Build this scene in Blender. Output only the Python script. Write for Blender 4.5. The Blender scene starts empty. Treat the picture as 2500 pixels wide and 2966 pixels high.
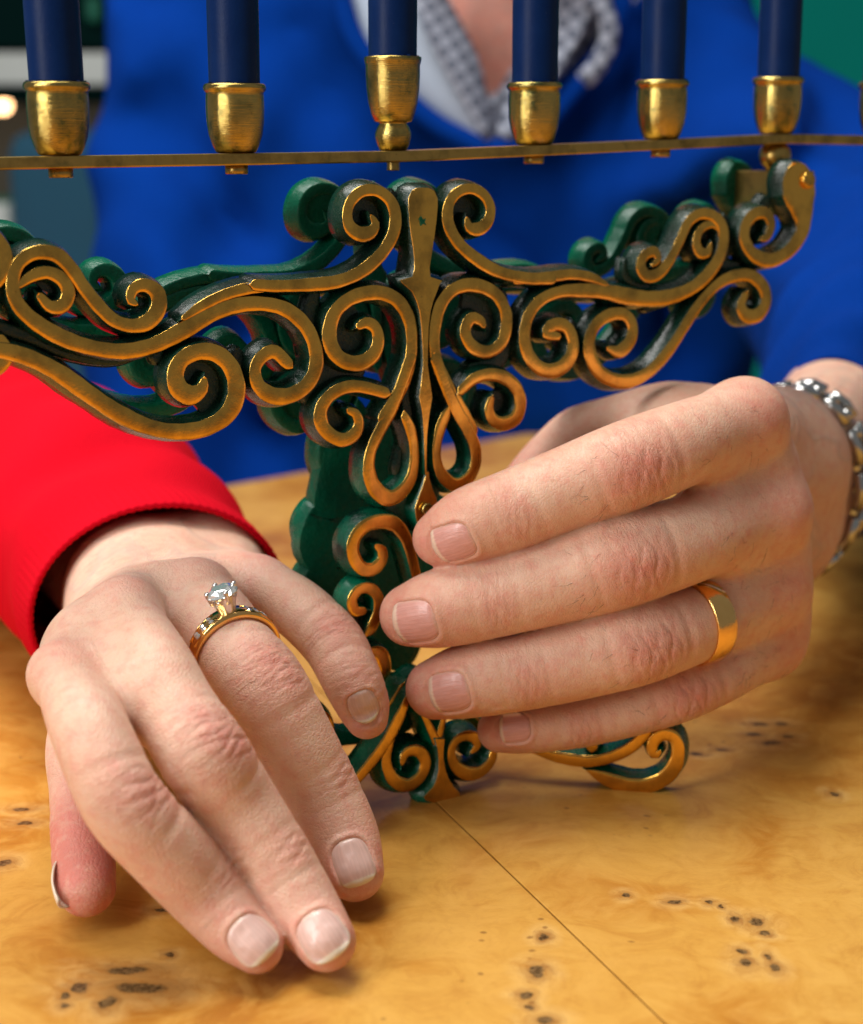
import bpy, bmesh, math, random
import numpy as np
random.seed(3); np.random.seed(3)
S = bpy.context.scene
COL = S.collection
MM = 0.001
# ------------------------------------------------------------------ camera (all lengths in mm, scaled by MM)
H = 150.0; TH = math.radians(12.4); FPX = 4700.0
cam = bpy.data.cameras.new("camera"); camo = bpy.data.objects.new("camera", cam); COL.objects.link(camo)
camo.location = (0, 0, H*MM); camo.rotation_euler = (math.pi/2 - TH, 0, 0)
cam.sensor_fit = 'VERTICAL'; cam.sensor_height = 36; cam.lens = FPX/2966*36
cam.clip_start = 0.01; cam.clip_end = 50
cam.dof.use_dof = True; cam.dof.focus_distance = 0.345; cam.dof.aperture_fstop = 13.0
S.camera = camo
CO = np.array([0, 0, H]); cs, sn = math.cos(TH), math.sin(TH)
# ------------------------------------------------------------------ light
w = bpy.data.worlds.new("World"); S.world = w; w.use_nodes = True
w.node_tree.nodes['Background'].inputs[0].default_value = (1.0, 0.98, 0.95, 1)
w.node_tree.nodes['Background'].inputs[1].default_value = 0.19
def area(name, loc, target, sx, sy, power, color):
    l = bpy.data.lights.new(name, 'AREA'); l.shape = 'RECTANGLE'; l.size = sx; l.size_y = sy; l.energy = power; l.color = color
    o = bpy.data.objects.new(name, l); COL.objects.link(o); o.location = loc
    from mathutils import Vector
    o.rotation_euler = (Vector(target)-Vector(loc)).to_track_quat('-Z', 'Y').to_euler(); return o
area("ceiling_light", (-0.18, 0.46, 0.92), (0.0, 0.37, 0.03), 0.46, 0.46, 10.8, (1, 0.97, 0.93))
area("window_light", (-0.62, -0.22, 0.50), (0.0, 0.37, 0.10), 0.17, 0.95, 8.0, (1, 0.98, 0.95))
area("room_light", (-0.75, 0.80, 1.25), (0.05, 1.0, 0.15), 0.3, 0.3, 4.0, (1, 0.97, 0.93))
S.view_settings.view_transform = 'Standard'; S.view_settings.look = 'None'; S.view_settings.exposure = 0.0; S.view_settings.gamma = 1
S.cycles.max_bounces = 8

# ------------------------------------------------------------------ measuring the place: photo pixel -> point at a real depth / height
def ray(px, py):
    x = (px-1250)/FPX; y = (1483-py)/FPX
    return np.array([x, cs + y*sn, -sn + y*cs])
def PY(px, py, Y): d = ray(px, py); return CO + d*(Y/d[1])
def PZ(px, py, z): d = ray(px, py); return CO + d*((z-H)/d[2])
def depth(p): q = p-CO; return q[1]*cs - q[2]*sn
def unit(v): v = np.asarray(v, float); return v/np.linalg.norm(v)
# ------------------------------------------------------------------ object helpers
def empty(name, loc, label=None, cat=None, group=None):
    o = bpy.data.objects.new(name, None); COL.objects.link(o); o.location = [c*MM for c in loc]
    o.empty_display_size = 0.01
    return tag(o, label, cat, group)
def tag(o, label=None, cat=None, group=None, kind=None):
    for k, v in (('label', label), ('category', cat), ('group', group), ('kind', kind)):
        if v: o[k] = v
    return o
def wloc(o):
    v = np.zeros(3)
    while o is not None: v = v + np.array(o.location)/MM; o = o.parent
    return v
def mesh(name, V, F, mats, parent=None, smooth=True, fm=None, origin=None, attrs=None):
    """V in world mm. One mesh object."""
    V = np.asarray(V, float)
    if origin is None: origin = wloc(parent) if parent else np.zeros(3)
    origin = np.asarray(origin, float)
    m = bpy.data.meshes.new(name)
    m.from_pydata(((V-origin)*MM).tolist(), [], [list(map(int, f)) for f in F])
    for x in (mats if isinstance(mats, (list, tuple)) else [mats]): m.materials.append(x)
    if fm is not None: m.polygons.foreach_set('material_index', np.asarray(fm, np.int32))
    if smooth: m.polygons.foreach_set('use_smooth', np.ones(len(m.polygons), bool))
    for k, a in (attrs or {}).items():
        a = np.asarray(a, np.float32)
        if a.ndim == 1: at = m.attributes.new(k, 'FLOAT', 'POINT'); at.data.foreach_set('value', a)
        else: at = m.attributes.new(k, 'FLOAT_VECTOR', 'POINT'); at.data.foreach_set('vector', a.ravel())
    m.update()
    o = bpy.data.objects.new(name, m); COL.objects.link(o)
    o.location = (origin - (wloc(parent) if parent else 0))*MM
    if parent: o.parent = parent
    return o
def fixn(o):
    bm = bmesh.new(); bm.from_mesh(o.data); bmesh.ops.recalc_face_normals(bm, faces=bm.faces); bm.to_mesh(o.data); bm.free(); return o
def dup(o, name, parent, loc):
    c = o.copy(); COL.objects.link(c); c.name = name; c.parent = parent; c.location = loc
    return c
def catmull(P, n):
    P = np.asarray(P, float); Q = np.vstack([2*P[0]-P[1], P, 2*P[-1]-P[-2]]); out = []
    for i in range(1, len(Q)-2):
        p0, p1, p2, p3 = Q[i-1], Q[i], Q[i+1], Q[i+2]
        for t in np.linspace(0, 1, n, endpoint=False):
            out.append(0.5*((2*p1)+(-p0+p2)*t+(2*p0-5*p1+4*p2-p3)*t*t+(-p0+3*p1-3*p2+p3)*t**3))
    out.append(Q[-2]); return np.array(out)
def resample(P, step, dims):
    L = np.r_[0, np.cumsum(np.linalg.norm(np.diff(P[:, :dims], axis=0), axis=1))]
    n = max(3, int(L[-1]/step)+1); t = np.linspace(0, L[-1], n)
    return np.stack([np.interp(t, L, P[:, k]) for k in range(P.shape[1])], 1)
def lathe(prof, n=40):
    """prof [(r,z)] about +Z -> V,F"""
    V = []; F = []
    for r, z in prof:
        for i in range(n):
            a = 2*math.pi*i/n; V.append((r*math.cos(a), r*math.sin(a), z))
    for j in range(len(prof)-1):
        for i in range(n):
            a = j*n+i; b = j*n+(i+1) % n; F.append((a, b, b+n, a+n))
    F.append(tuple(range(n))[::-1]); F.append(tuple((len(prof)-1)*n+i for i in range(n)))
    return np.array(V), F
def box(c, sx, sy, sz, ax=None):
    ax = np.eye(3) if ax is None else np.asarray(ax)
    V = [np.asarray(c)+ax[0]*sx*i+ax[1]*sy*j+ax[2]*sz*k for k in (-.5, .5) for j in (-.5, .5) for i in (-.5, .5)]
    return V, [(0, 2, 3, 1), (4, 5, 7, 6), (0, 1, 5, 4), (2, 6, 7, 3), (0, 4, 6, 2), (1, 3, 7, 5)]
def bevel(o, wdt, seg=2):
    b = o.modifiers.new('bevel', 'BEVEL'); b.width = wdt*MM; b.segments = seg; b.limit_method = 'ANGLE'; return o
# ------------------------------------------------------------------ materials
class Mat:
    def __init__(s, name):
        s.m = bpy.data.materials.new(name); s.m.use_nodes = True; s.t = s.m.node_tree; s.b = s.t.nodes['Principled BSDF']
    def n(s, typ, props=None, **ins):
        x = s.t.nodes.new('ShaderNode'+typ)
        for k, v in (props or {}).items(): setattr(x, k, v)
        for k, v in ins.items():
            key = int(k[1:]) if k[0] == 'i' and k[1:].isdigit() else k.replace('_', ' ')
            s.put(x.inputs[key], v)
        return x
    def put(s, sock, v):
        if isinstance(v, bpy.types.NodeSocket): s.t.links.new(v, sock)
        elif isinstance(v, bpy.types.Node): s.t.links.new(v.outputs[0], sock)
        else: sock.default_value = v
    def set(s, **k):
        for a, v in k.items(): s.put(s.b.inputs[a.replace('_', ' ')], v)
        return s
    def coord(s, kind='Object', scale=(1, 1, 1), rot=(0, 0, 0), loc=(0, 0, 0)):
        c = s.n('TexCoord'); return s.n('Mapping', Vector=c.outputs[kind], Scale=scale, Rotation=rot, Location=loc).outputs[0]
    def noise(s, vec, scale, detail=4, rough=.5, dist=0):
        return s.n('TexNoise', Vector=vec, Scale=scale, Detail=detail, Roughness=rough, Distortion=dist).outputs[0]
    def ramp(s, fac, stops, interp='LINEAR'):
        r = s.n('ValToRGB', Fac=fac); r.color_ramp.interpolation = interp; e = r.color_ramp.elements
        while len(e) < len(stops): e.new(.5)
        for x, (p, c) in zip(e, stops):
            x.position = p; x.color = (c, c, c, 1) if isinstance(c, (int, float)) else (*c, 1)
        return r.outputs[0]
    def mix(s, f, a, b, mode='MIX'):
        x = s.n('Mix', dict(data_type='RGBA', blend_type=mode)); s.put(x.inputs[0], f)
        for k, v in ((6, a), (7, b)): s.put(x.inputs[k], (*v, 1) if isinstance(v, tuple) and len(v) == 3 else v)
        return x.outputs[2]
    def math(s, op, a, b=0.0, c=None):
        x = s.n('Math', dict(operation=op)); s.put(x.inputs[0], a); s.put(x.inputs[1], b)
        if c is not None: s.put(x.inputs[2], c)
        return x.outputs[0]
    def bump(s, h, strength=.3, dist=.0005, normal=None):
        x = s.n('Bump', Strength=strength, Distance=dist, Height=h)
        if normal is not None: s.put(x.inputs['Normal'], normal)
        return x.outputs[0]
    def attr(s, name): return s.n('Attribute', dict(attribute_name=name))

def brass(name, base=(.82, .46, .085), dark=(.36, .21, .05), rough=(.22, .42), green=0.0, brush=None):
    M = Mat(name); c = M.coord(); n1 = M.noise(c, 130, 6, .6); n2 = M.noise(c, 900, 4, .6)
    col = M.mix(M.ramp(n1, [(.45, 0), (.72, 1)]), base, dark)
    sp_ = M.noise(c, 1100, 3, .6); col = M.mix(M.ramp(sp_, [(.70, 0), (.74, .8)]), col, (.05, .035, .015))
    st_ = M.noise(M.coord(scale=(140, 140, 40), rot=(.2, .5, .3)), 1, 5, .7); col = M.mix(M.math('MULTIPLY', M.ramp(st_, [(.5, 0), (.7, 1)]), .5), col, dark)
    if green:
        n3 = M.noise(c, 260, 5, .65); col = M.mix(M.math('MULTIPLY', M.ramp(n3, [(.56, 0), (.72, 1)]), green), col, (.03, .11, .06))
    M.set(Base_Color=col, Metallic=1.0, Roughness=M.math('MULTIPLY_ADD', n1, rough[1]-rough[0], rough[0]))
    h = n2
    if brush: h = M.noise(M.coord(scale=brush), 1, 3, .7)
    M.set(Normal=M.bump(h, .30 if brush else .12, .0003)); return M.m
M_brass = brass('brass_face', rough=(.14, .26))
M_cup = brass('brass_cup', base=(.50, .36, .105), dark=(.15, .12, .04), rough=(.13, .30), green=.75, brush=(60, 60, 6000))
M_bar = brass('brass_bar', base=(.46, .31, .09), dark=(.20, .14, .045), green=.25)
M_gold = brass('gold_ring', base=(.95, .58, .20), dark=(.85, .50, .16), rough=(.10, .20))
def green(name, mixdark=.5):
    M = Mat(name); c = M.coord(); n = M.noise(c, 90, 5, .6); f = M.noise(c, 700, 5, .65)
    col = M.mix(M.ramp(n, [(.42, 0), (.70, 1)]), (.0, .115, .058), (.001, .012, .008))
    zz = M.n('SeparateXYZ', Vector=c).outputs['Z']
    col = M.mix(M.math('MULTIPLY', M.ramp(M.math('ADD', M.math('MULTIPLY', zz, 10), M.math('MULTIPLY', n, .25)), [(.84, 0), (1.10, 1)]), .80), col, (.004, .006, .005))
    if mixdark < .4: col = M.mix(M.ramp(n, [(.3, 0), (.75, 1)]), (.0, .115, .058), (.001, .055, .030))
    col = M.mix(M.ramp(M.noise(c, 420, 6, .7), [(.66, 0), (.74, 1)]), col, (.10, .22, .15))
    M.set(Base_Color=col, Roughness=M.math('MULTIPLY_ADD', f, .3, .12), Coat_Weight=.15 if mixdark > .4 else .05, Coat_Roughness=.12, Specular_IOR_Level=.45 if mixdark > .4 else .25)
    M.set(Normal=M.bump(M.math('ADD', f, M.math('MULTIPLY', n, 1.5)), .5, .0006)); return M.m
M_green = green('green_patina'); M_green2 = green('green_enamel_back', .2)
def skin(name, base, red, pale, seed=0., age=1.):
    M = Mat(name); c = M.coord(loc=(seed, seed, 0))
    big = M.noise(c, 60, 4, .6); mid = M.noise(c, 350, 4, .6)
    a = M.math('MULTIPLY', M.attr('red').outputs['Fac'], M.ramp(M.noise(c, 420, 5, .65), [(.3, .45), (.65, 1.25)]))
    col = M.mix(M.ramp(big, [(.35, 0), (.65, 1)]), base, pale)
    col = M.mix(M.math('MULTIPLY', M.ramp(mid, [(.45, 0), (.7, 1)]), .42), col, red)
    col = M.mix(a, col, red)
    # creases: local finger coordinates carried by the mesh
    cr = M.attr('crease'); sp = M.n('SeparateXYZ', Vector=cr.outputs['Vector'])
    cu, cv, cm = sp.outputs
    wob = M.noise(c, 260, 3, .6)
    cu2 = M.math('ADD', cu, M.math('MULTIPLY', M.math('SUBTRACT', wob, .5), 3.2))
    v = M.n('CombineXYZ', X=M.math('MULTIPLY', cu2, .62), Y=M.math('MULTIPLY', cv, .10), Z=seed)
    ln = M.noise(v.outputs[0], 1.0, 3, .65)
    ridge = M.math('ABSOLUTE', M.math('SUBTRACT', ln, .5))
    groove = M.ramp(ridge, [(0, 0), (.05, .75), (.12, 1)])
    gmask = M.math('MULTIPLY', M.math('SUBTRACT', 1.0, groove), cm)
    col = M.mix(M.math('MULTIPLY', gmask, .30), col, tuple(x*k for x, k in zip(red, (.72, .55, .5))))
    vor = M.n('TexVoronoi', dict(feature='DISTANCE_TO_EDGE'), Vector=M.n('Mapping', Vector=c, Rotation=(.4, .3, .9), Scale=(1, .55, 1)).outputs[0], Scale=1150)
    fine = M.ramp(vor.outputs['Distance'], [(0, 0), (.16, 1)])
    fn = M.noise(c, 2600, 3, .6)
    h = M.math('ADD', M.math('MULTIPLY', fine, .30*age), M.math('ADD', M.math('MULTIPLY', mid, .55), M.math('MULTIPLY', fn, .16)))
    v2 = M.n('CombineXYZ', X=M.math('MULTIPLY', cu2, 1.9), Y=M.math('MULTIPLY', cv, .22), Z=seed+4)
    l2 = M.math('ABSOLUTE', M.math('SUBTRACT', M.noise(v2.outputs[0], 1.0, 2, .6), .5)); fl = M.math('MULTIPLY', M.ramp(l2, [(0, 1), (.10, 0)]), M.math('ADD', M.math('MULTIPLY', cm, .7), .12))
    h = M.math('SUBTRACT', h, M.math('MULTIPLY', fl, .6*age))
    vn_ = M.math('ABSOLUTE', M.math('SUBTRACT', M.noise(M.coord(loc=(seed+2, 0, 0), scale=(1, .55, 1)), 55, 2, .5, .6), .5))
    vein = M.math('MULTIPLY', M.ramp(vn_, [(0, 1), (.05, 0)]), M.ramp(cm, [(.05, 1), (.12, 0)]))
    col = M.mix(M.math('MULTIPLY', vein, .34), col, (base[0]*.62, base[1]*.78, base[2]*.95)); h = M.math('ADD', h, M.math('MULTIPLY', vein, .7))
    spk = M.noise(c, 760, 2, .5); col = M.mix(M.math('MULTIPLY', M.ramp(spk, [(.66, 0), (.74, 1)]), .30), col, tuple(x*k for x, k in zip(base, (.75, .6, .5))))
    h = M.math('SUBTRACT', h, M.math('MULTIPLY', gmask, .48*age))
    M.set(Base_Color=col, Roughness=M.math('MULTIPLY_ADD', mid, .22, .36), Specular_IOR_Level=.42,
          Subsurface_Weight=.28, Subsurface_Radius=(1.0, .36, .2), Subsurface_Scale=.0022, Normal=M.bump(h, .55, .00035))
    return M.m
M_skin_man = skin('skin_man', (.65, .375, .26), (.63, .20, .15), (.72, .47, .34), 0., .8)
M_skin_woman = skin('skin_woman', (.70, .43, .305), (.66, .225, .175), (.76, .51, .38), 3., 1.1)
def nailm(name, bed, tipc, stripes):
    M = Mat(name); at = M.attr('nail'); sp = M.n('SeparateXYZ', Vector=at.outputs['Vector']); a, b, e = sp.outputs
    st = M.noise(M.n('CombineXYZ', X=M.math('MULTIPLY', a, .4), Y=M.math('MULTIPLY', b, 9.), Z=e).outputs[0], 1.0, 4, .7)
    col = M.mix(M.ramp(st, [(.45, 0), (.75, .6)]), bed, tuple(min(1, x*1.25+.05) for x in bed))
    col = M.mix(M.ramp(M.math('ADD', a, M.math('MULTIPLY', st, .12)), [(.80, 0), (.88, 1)]), col, tipc)
    col = M.mix(M.ramp(M.math('ADD', a, M.math('MULTIPLY', M.math('MULTIPLY', b, b), .5)), [(.0, .55), (.02, .55), (.04, 0)]), col, (.72, .52, .45)) if False else col
    edge = M.ramp(e, [(.86, 0), (.97, 1)])
    col = M.mix(M.math('MULTIPLY', edge, .55), col, tipc)
    M.set(Base_Color=col, Roughness=M.math('MULTIPLY_ADD', st, .25, .18), Coat_Weight=.25, Coat_Roughness=.25, Subsurface_Weight=.15, Subsurface_Radius=(1, .4, .3), Subsurface_Scale=.001,
          Normal=M.bump(st, stripes, .0003)); return M.m
M_nail_man = nailm('nail_man', (.62, .30, .25), (.76, .55, .42), .6)
M_nail_woman = nailm('nail_woman', (.64, .42, .36), (.78, .68, .54), .15)
def cloth(name, col, dark, rough=.95, sc=1800, sheen=.15):
    M = Mat(name); c = M.coord(); n = M.noise(c, sc, 3, .7); b = M.noise(c, 25, 3)
    wv = M.n('TexWave', Vector=c, Scale=sc*.35, Distortion=2.0, Detail=2).outputs['Fac']
    M.set(Base_Color=M.mix(M.ramp(M.math('ADD', M.math('MULTIPLY', n, .6), M.math('MULTIPLY', b, .4)), [(.3, 0), (.7, 1)]), dark, col), Roughness=rough, Sheen_Weight=sheen, Specular_IOR_Level=.05,
          Normal=M.bump(M.math('ADD', n, wv), .35, .0006)); return M.m
M_blue = cloth('blue_wool', (.0003, .034, .25), (.0002, .023, .175), sc=900, sheen=.0)
M_red = cloth('red_wool', (.62, .003, .015), (.50, .002, .010), sc=1500, sheen=.0)
def plain(name, col, rough=.5, metal=0., nz=.15, sc=40, **k):
    M = Mat(name); c = M.coord(); n = M.noise(c, sc, 4, .6)
    M.set(Base_Color=M.mix(n, tuple(x*(1-nz) for x in col), tuple(min(1, x*(1+nz)) for x in col)), Roughness=M.math('MULTIPLY_ADD', n, .15, rough-.07), Metallic=metal, **k); return M.m
# wax
Mw = Mat('dark_blue_wax'); c_ = Mw.coord(); n_ = Mw.noise(c_, 160, 5, .6); s_ = Mw.noise(c_, 1500, 3, .7)
col_ = Mw.mix(n_, (.0002, .010, .060), (.0004, .018, .095)); col_ = Mw.mix(Mw.ramp(s_, [(.70, 0), (.78, .5)]), col_, (.10, .14, .22))
Mw.set(Base_Color=col_, Roughness=Mw.math('MULTIPLY_ADD', n_, .2, .33), Specular_IOR_Level=.14, Normal=Mw.bump(Mw.math('ADD', n_, s_), .12, .0005))
M_wax = Mw.m
M_silver = plain('silver_metal', (.50, .51, .50), .20, 1., .1, 300)
M_platinum = plain('white_gold', (.78, .76, .73), .28, 1., .05, 300)
Md = Mat('diamond'); Md.set(Base_Color=(.93, .97, .95, 1), Roughness=0.03, IOR=2.2, Transmission_Weight=.35, Metallic=.55, Coat_Weight=1.0); M_diamond = Md.m

# ------------------------------------------------------------------ table (burl veneer, two leaves meeting at a seam)
A0 = PZ(1270, 2330, 0)[:2]; A1 = PZ(1930, 2966, 0)[:2]; sd = unit(A1-A0)           # seam line
E0 = PZ(640, 1410, 0)[:2]; E1 = PZ(1530, 1256, 0)[:2]; ed = unit(E1-E0)             # far edge line
KN = [(1810, 2593, 20, 14), (1953, 2612, 30, 16), (2054, 2614, 26, 12), (2093, 2627, 16, 12), (2133, 2661, 26, 24), (2187, 2672, 42, 26), (2215, 2702, 30, 12),
      (2142, 2756, 22, 16), (2158, 2790, 36, 28), (2222, 2770, 20, 22), (2237, 2803, 30, 24), (1573, 2714, 26, 22), (1556, 2815, 40, 34), (1526, 2883, 32, 22), (1532, 2916, 26, 16), (1575, 2956, 50, 22),
      (2200, 2098, 44, 14), (2265, 2097, 30, 14), (2235, 2150, 50, 18), (2180, 2128, 36, 12), (2020, 2185, 40, 12), (2090, 2170, 30, 10), (2280, 2133, 30, 14), (2415, 2300, 22, 18),
      (372, 2812, 110, 26), (408, 2862, 140, 32), (232, 2862, 48, 32), (190, 2884, 26, 22), (308, 2904, 40, 38), (187, 2912, 26, 14), (14, 2500, 34, 24), (60, 2345, 50, 14), (70, 2385, 44, 14), (470, 2635, 40, 16), (487, 2767, 26, 8)]
def burl():
    M = Mat('burl_wood'); c = M.coord(); 
    warp = M.n('TexNoise', Vector=c, Scale=14, Detail=3, Roughness=.55)
    wv = M.n('VectorMath', dict(operation='MULTIPLY_ADD')); M.put(wv.inputs[0], warp.outputs['Color']); wv.inputs[1].default_value = (.025, .025, .025); M.put(wv.inputs[2], c)
    w2 = wv.outputs[0]
    fig = M.noise(w2, 22, 5, .55, .8); blot = M.noise(w2, 9, 3, .5, .4)
    seamang = math.atan2(sd[1], sd[0])
    g = M.n('Mapping', Vector=w2, Rotation=(0, 0, -seamang), Scale=(12, 260, 1)).outputs[0]
    grain = M.noise(g, 1.0, 5, .65)
    fib = M.noise(M.n('Mapping', Vector=c, Rotation=(0, 0, -seamang+.2), Scale=(600, 2600, 1)).outputs[0], 1.0, 2, .6)
    col = M.ramp(M.math('ADD', M.math('MULTIPLY', fig, .6), M.math('MULTIPLY', blot, .4)), [(.38, (.33, .115, .015)), (.47, (.48, .205, .028)), (.56, (.60, .315, .060))])
    col = M.mix(M.math('MULTIPLY', M.ramp(grain, [(.35, 0), (.75, 1)]), .16), col, (.40, .165, .03))
    col = M.mix(M.math('MULTIPLY', M.ramp(fib, [(.3, 1), (.6, 0)]), .10), col, (.34, .15, .03))
    f2 = M.noise(w2, 75, 8, .68, 1.2); f3 = M.noise(w2, 240, 5, .65, .8)
    col = M.mix(M.math('MULTIPLY', M.ramp(f2, [(.46, 0), (.60, 1)]), .38), col, (.68, .38, .090))
    col = M.mix(M.math('MULTIPLY', M.ramp(f2, [(.34, 1), (.46, 0)]), .38), col, (.38, .14, .02))
    ctr = M.math('ABSOLUTE', M.math('SINE', M.math('MULTIPLY', f2, 46.0)))
    col = M.mix(M.math('MULTIPLY', M.ramp(ctr, [(0, 1), (.22, 0)]), M.math('MULTIPLY', M.ramp(fig, [(.50, 0), (.62, 1)]), .22)), col, (.42, .18, .035))
    col = M.mix(M.math('MULTIPLY', M.ramp(f3, [(.35, 1), (.5, 0)]), .20), col, (.42, .18, .03))
    pv = M.n('TexVoronoi', Vector=w2, Scale=230); pin = M.math('MULTIPLY', M.ramp(pv.outputs['Distance'], [(.10, 1), (.20, 0)]), M.ramp(M.noise(c, 26, 2, .5), [(.60, 0), (.66, 1)]))
    pin = M.math('MULTIPLY', pin, M.ramp(M.n('SeparateColor', Color=pv.outputs['Color']).outputs[0], [(.5, 0), (.52, 1)]))
    # distance to the knots of the burl
    jit = M.n('TexNoise', Vector=c, Scale=170, Detail=5, Roughness=.65)
    jv = M.n('VectorMath', dict(operation='MULTIPLY_ADD')); M.put(jv.inputs[0], jit.outputs['Color']); jv.inputs[1].default_value = (.0040, .0040, 0); M.put(jv.inputs[2], c)
    js = M.n('VectorMath', dict(operation='SUBTRACT')); M.put(js.inputs[0], jv.outputs[0]); js.inputs[1].default_value = (.0020, .0020, 0)
    dm = None
    for (px, py, wx, wy) in KN:
        p = PZ(px, py, 0); pxmm = depth(p)/FPX; rx = max(wx*pxmm/2, .5)*1.2; ry = max(wy*pxmm/2, .5)*2.1
        d = M.n('Mapping', Vector=js.outputs[0], Scale=(1000/rx, 1000/ry, 0), Location=(-p[0]/rx, -(p[1]-400)/ry, 0)).outputs[0]
        l = M.n('VectorMath', dict(operation='LENGTH'), i0=d).outputs['Value']
        dm = l if dm is None else M.math('SMOOTH_MIN', dm, l, .25)
    halo = M.ramp(M.math('MULTIPLY', dm, .1), [(.1, 1), (.42, 0)])
    swirl = M.noise(w2, 110, 4, .6, 1.6)
    col = M.mix(M.math('MULTIPLY', halo, M.ramp(swirl, [(.3, 0), (.6, .8)])), col, (.72, .46, .16))
    col = M.mix(M.math('MULTIPLY', halo, M.ramp(swirl, [(.36, .55), (.5, 0)])), col, (.36, .15, .03))
    inn = M.noise(c, 1200, 4, .7)
    ring = M.math('ABSOLUTE', M.math('SINE', M.math('MULTIPLY', M.math('ADD', dm, M.math('MULTIPLY', swirl, 3.5)), 3.6)))
    col = M.mix(M.math('MULTIPLY', M.math('MULTIPLY', M.ramp(ring, [(0, 1), (.45, 0)]), M.ramp(M.math('MULTIPLY', dm, .1), [(.1, 1), (.34, 0)])), .55), col, (.34, .13, .022))
    col = M.mix(M.math('MULTIPLY', pin, .7), col, (.20, .085, .02))
    col = M.mix(M.math('MULTIPLY', M.ramp(M.math('MULTIPLY', dm, .25), [(.28, 1), (.62, 0)]), M.ramp(swirl, [(.35, .1), (.6, .8)])), col, (.28, .11, .02))
    col = M.mix(M.ramp(dm, [(.70, 1), (1.35, 0)]), col, M.ramp(inn, [(.38, (.045, .022, .006)), (.62, (.22, .13, .05))]))
    M.set(Base_Color=col, Roughness=M.math('MULTIPLY_ADD', fig, .12, .24), Coat_Weight=.10, Coat_Roughness=.18, Specular_IOR_Level=.22,
          Normal=M.bump(M.math('ADD', M.math('MULTIPLY', grain, .6), M.math('MULTIPLY', swirl, halo)), .08, .0006)); return M.m
M_burl = burl()
table = empty('dining_table', (0, 400, -22), 'glossy honey coloured burl wood table with dark knots and a seam across its top', 'table')
def leaf(side):
    nrm = np.array([-sd[1], sd[0]])*side                       # away from the seam
    if side > 0: pass
    g = 0.22
    fe = lambda p, d: p + d*(np.cross(E0-p, ed)/np.cross(d, ed))   # meet the far edge
    s0 = A0 + nrm*g
    far_in = fe(s0, -sd)
    near_in = s0 + sd*430
    near_out = near_in + nrm*620
    far_out = fe(near_out, -sd)
    pts = [far_in, near_in, near_out, far_out]
    V = [(*p, -0.0) for p in pts] + [(*p, -22) for p in pts]
    F = [(0, 1, 2, 3), (7, 6, 5, 4)] + [(i, i+4, (i+1) % 4+4, (i+1) % 4) for i in range(4)]
    o = mesh('table_leaf', V, F, M_burl, table, smooth=False); fixn(o); bevel(o, .15, 2); return o
leaf(1); leaf(-1)

# ------------------------------------------------------------------ menorah
PHI = math.atan2(20.6, 33.4); UU = np.array([math.cos(PHI), math.sin(PHI), 0]); NN = np.array([math.sin(PHI), -math.cos(PHI), 0])
BC = np.array([-8.7, 378.8, 0]); Q0 = BC + NN*13.3
def onplane(px, py, Q, n): d = ray(px, py); return CO + d*(np.dot(Q-CO, n)/np.dot(d, n))
menorah = empty('menorah', (BC[0], BC[1], 0), 'brass menorah with scrolled green enamel plates holding a row of dark blue candles', 'menorah')
front = None
class Crop:
    def __init__(s, x0, y0, k): s.o = (x0, y0, k)
    def __call__(s, x, y): return s.o[0]+x/s.o[2], s.o[1]+y/s.o[2]
cA, cB, cC, cD, cG, cH, cI = Crop(0, 600, 1.764), Crop(800, 450, 2.205), Crop(1500, 400, 1.764), Crop(800, 1200, 1.47), Crop(850, 1050, 2.94), Crop(850, 1950, 2.94), Crop(1450, 2050, 2.94)
def local(crop, pts, Q, n, u):
    out = []
    for x, y, wd in pts:
        px, py = crop(x, y); p = onplane(px, py, Q, n); wmm = wd*1.06/crop.o[2]*depth(p)/FPX
        out.append((np.dot(p-Q, u), p[2], wmm))
    return out
jit_i = [0]
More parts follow.
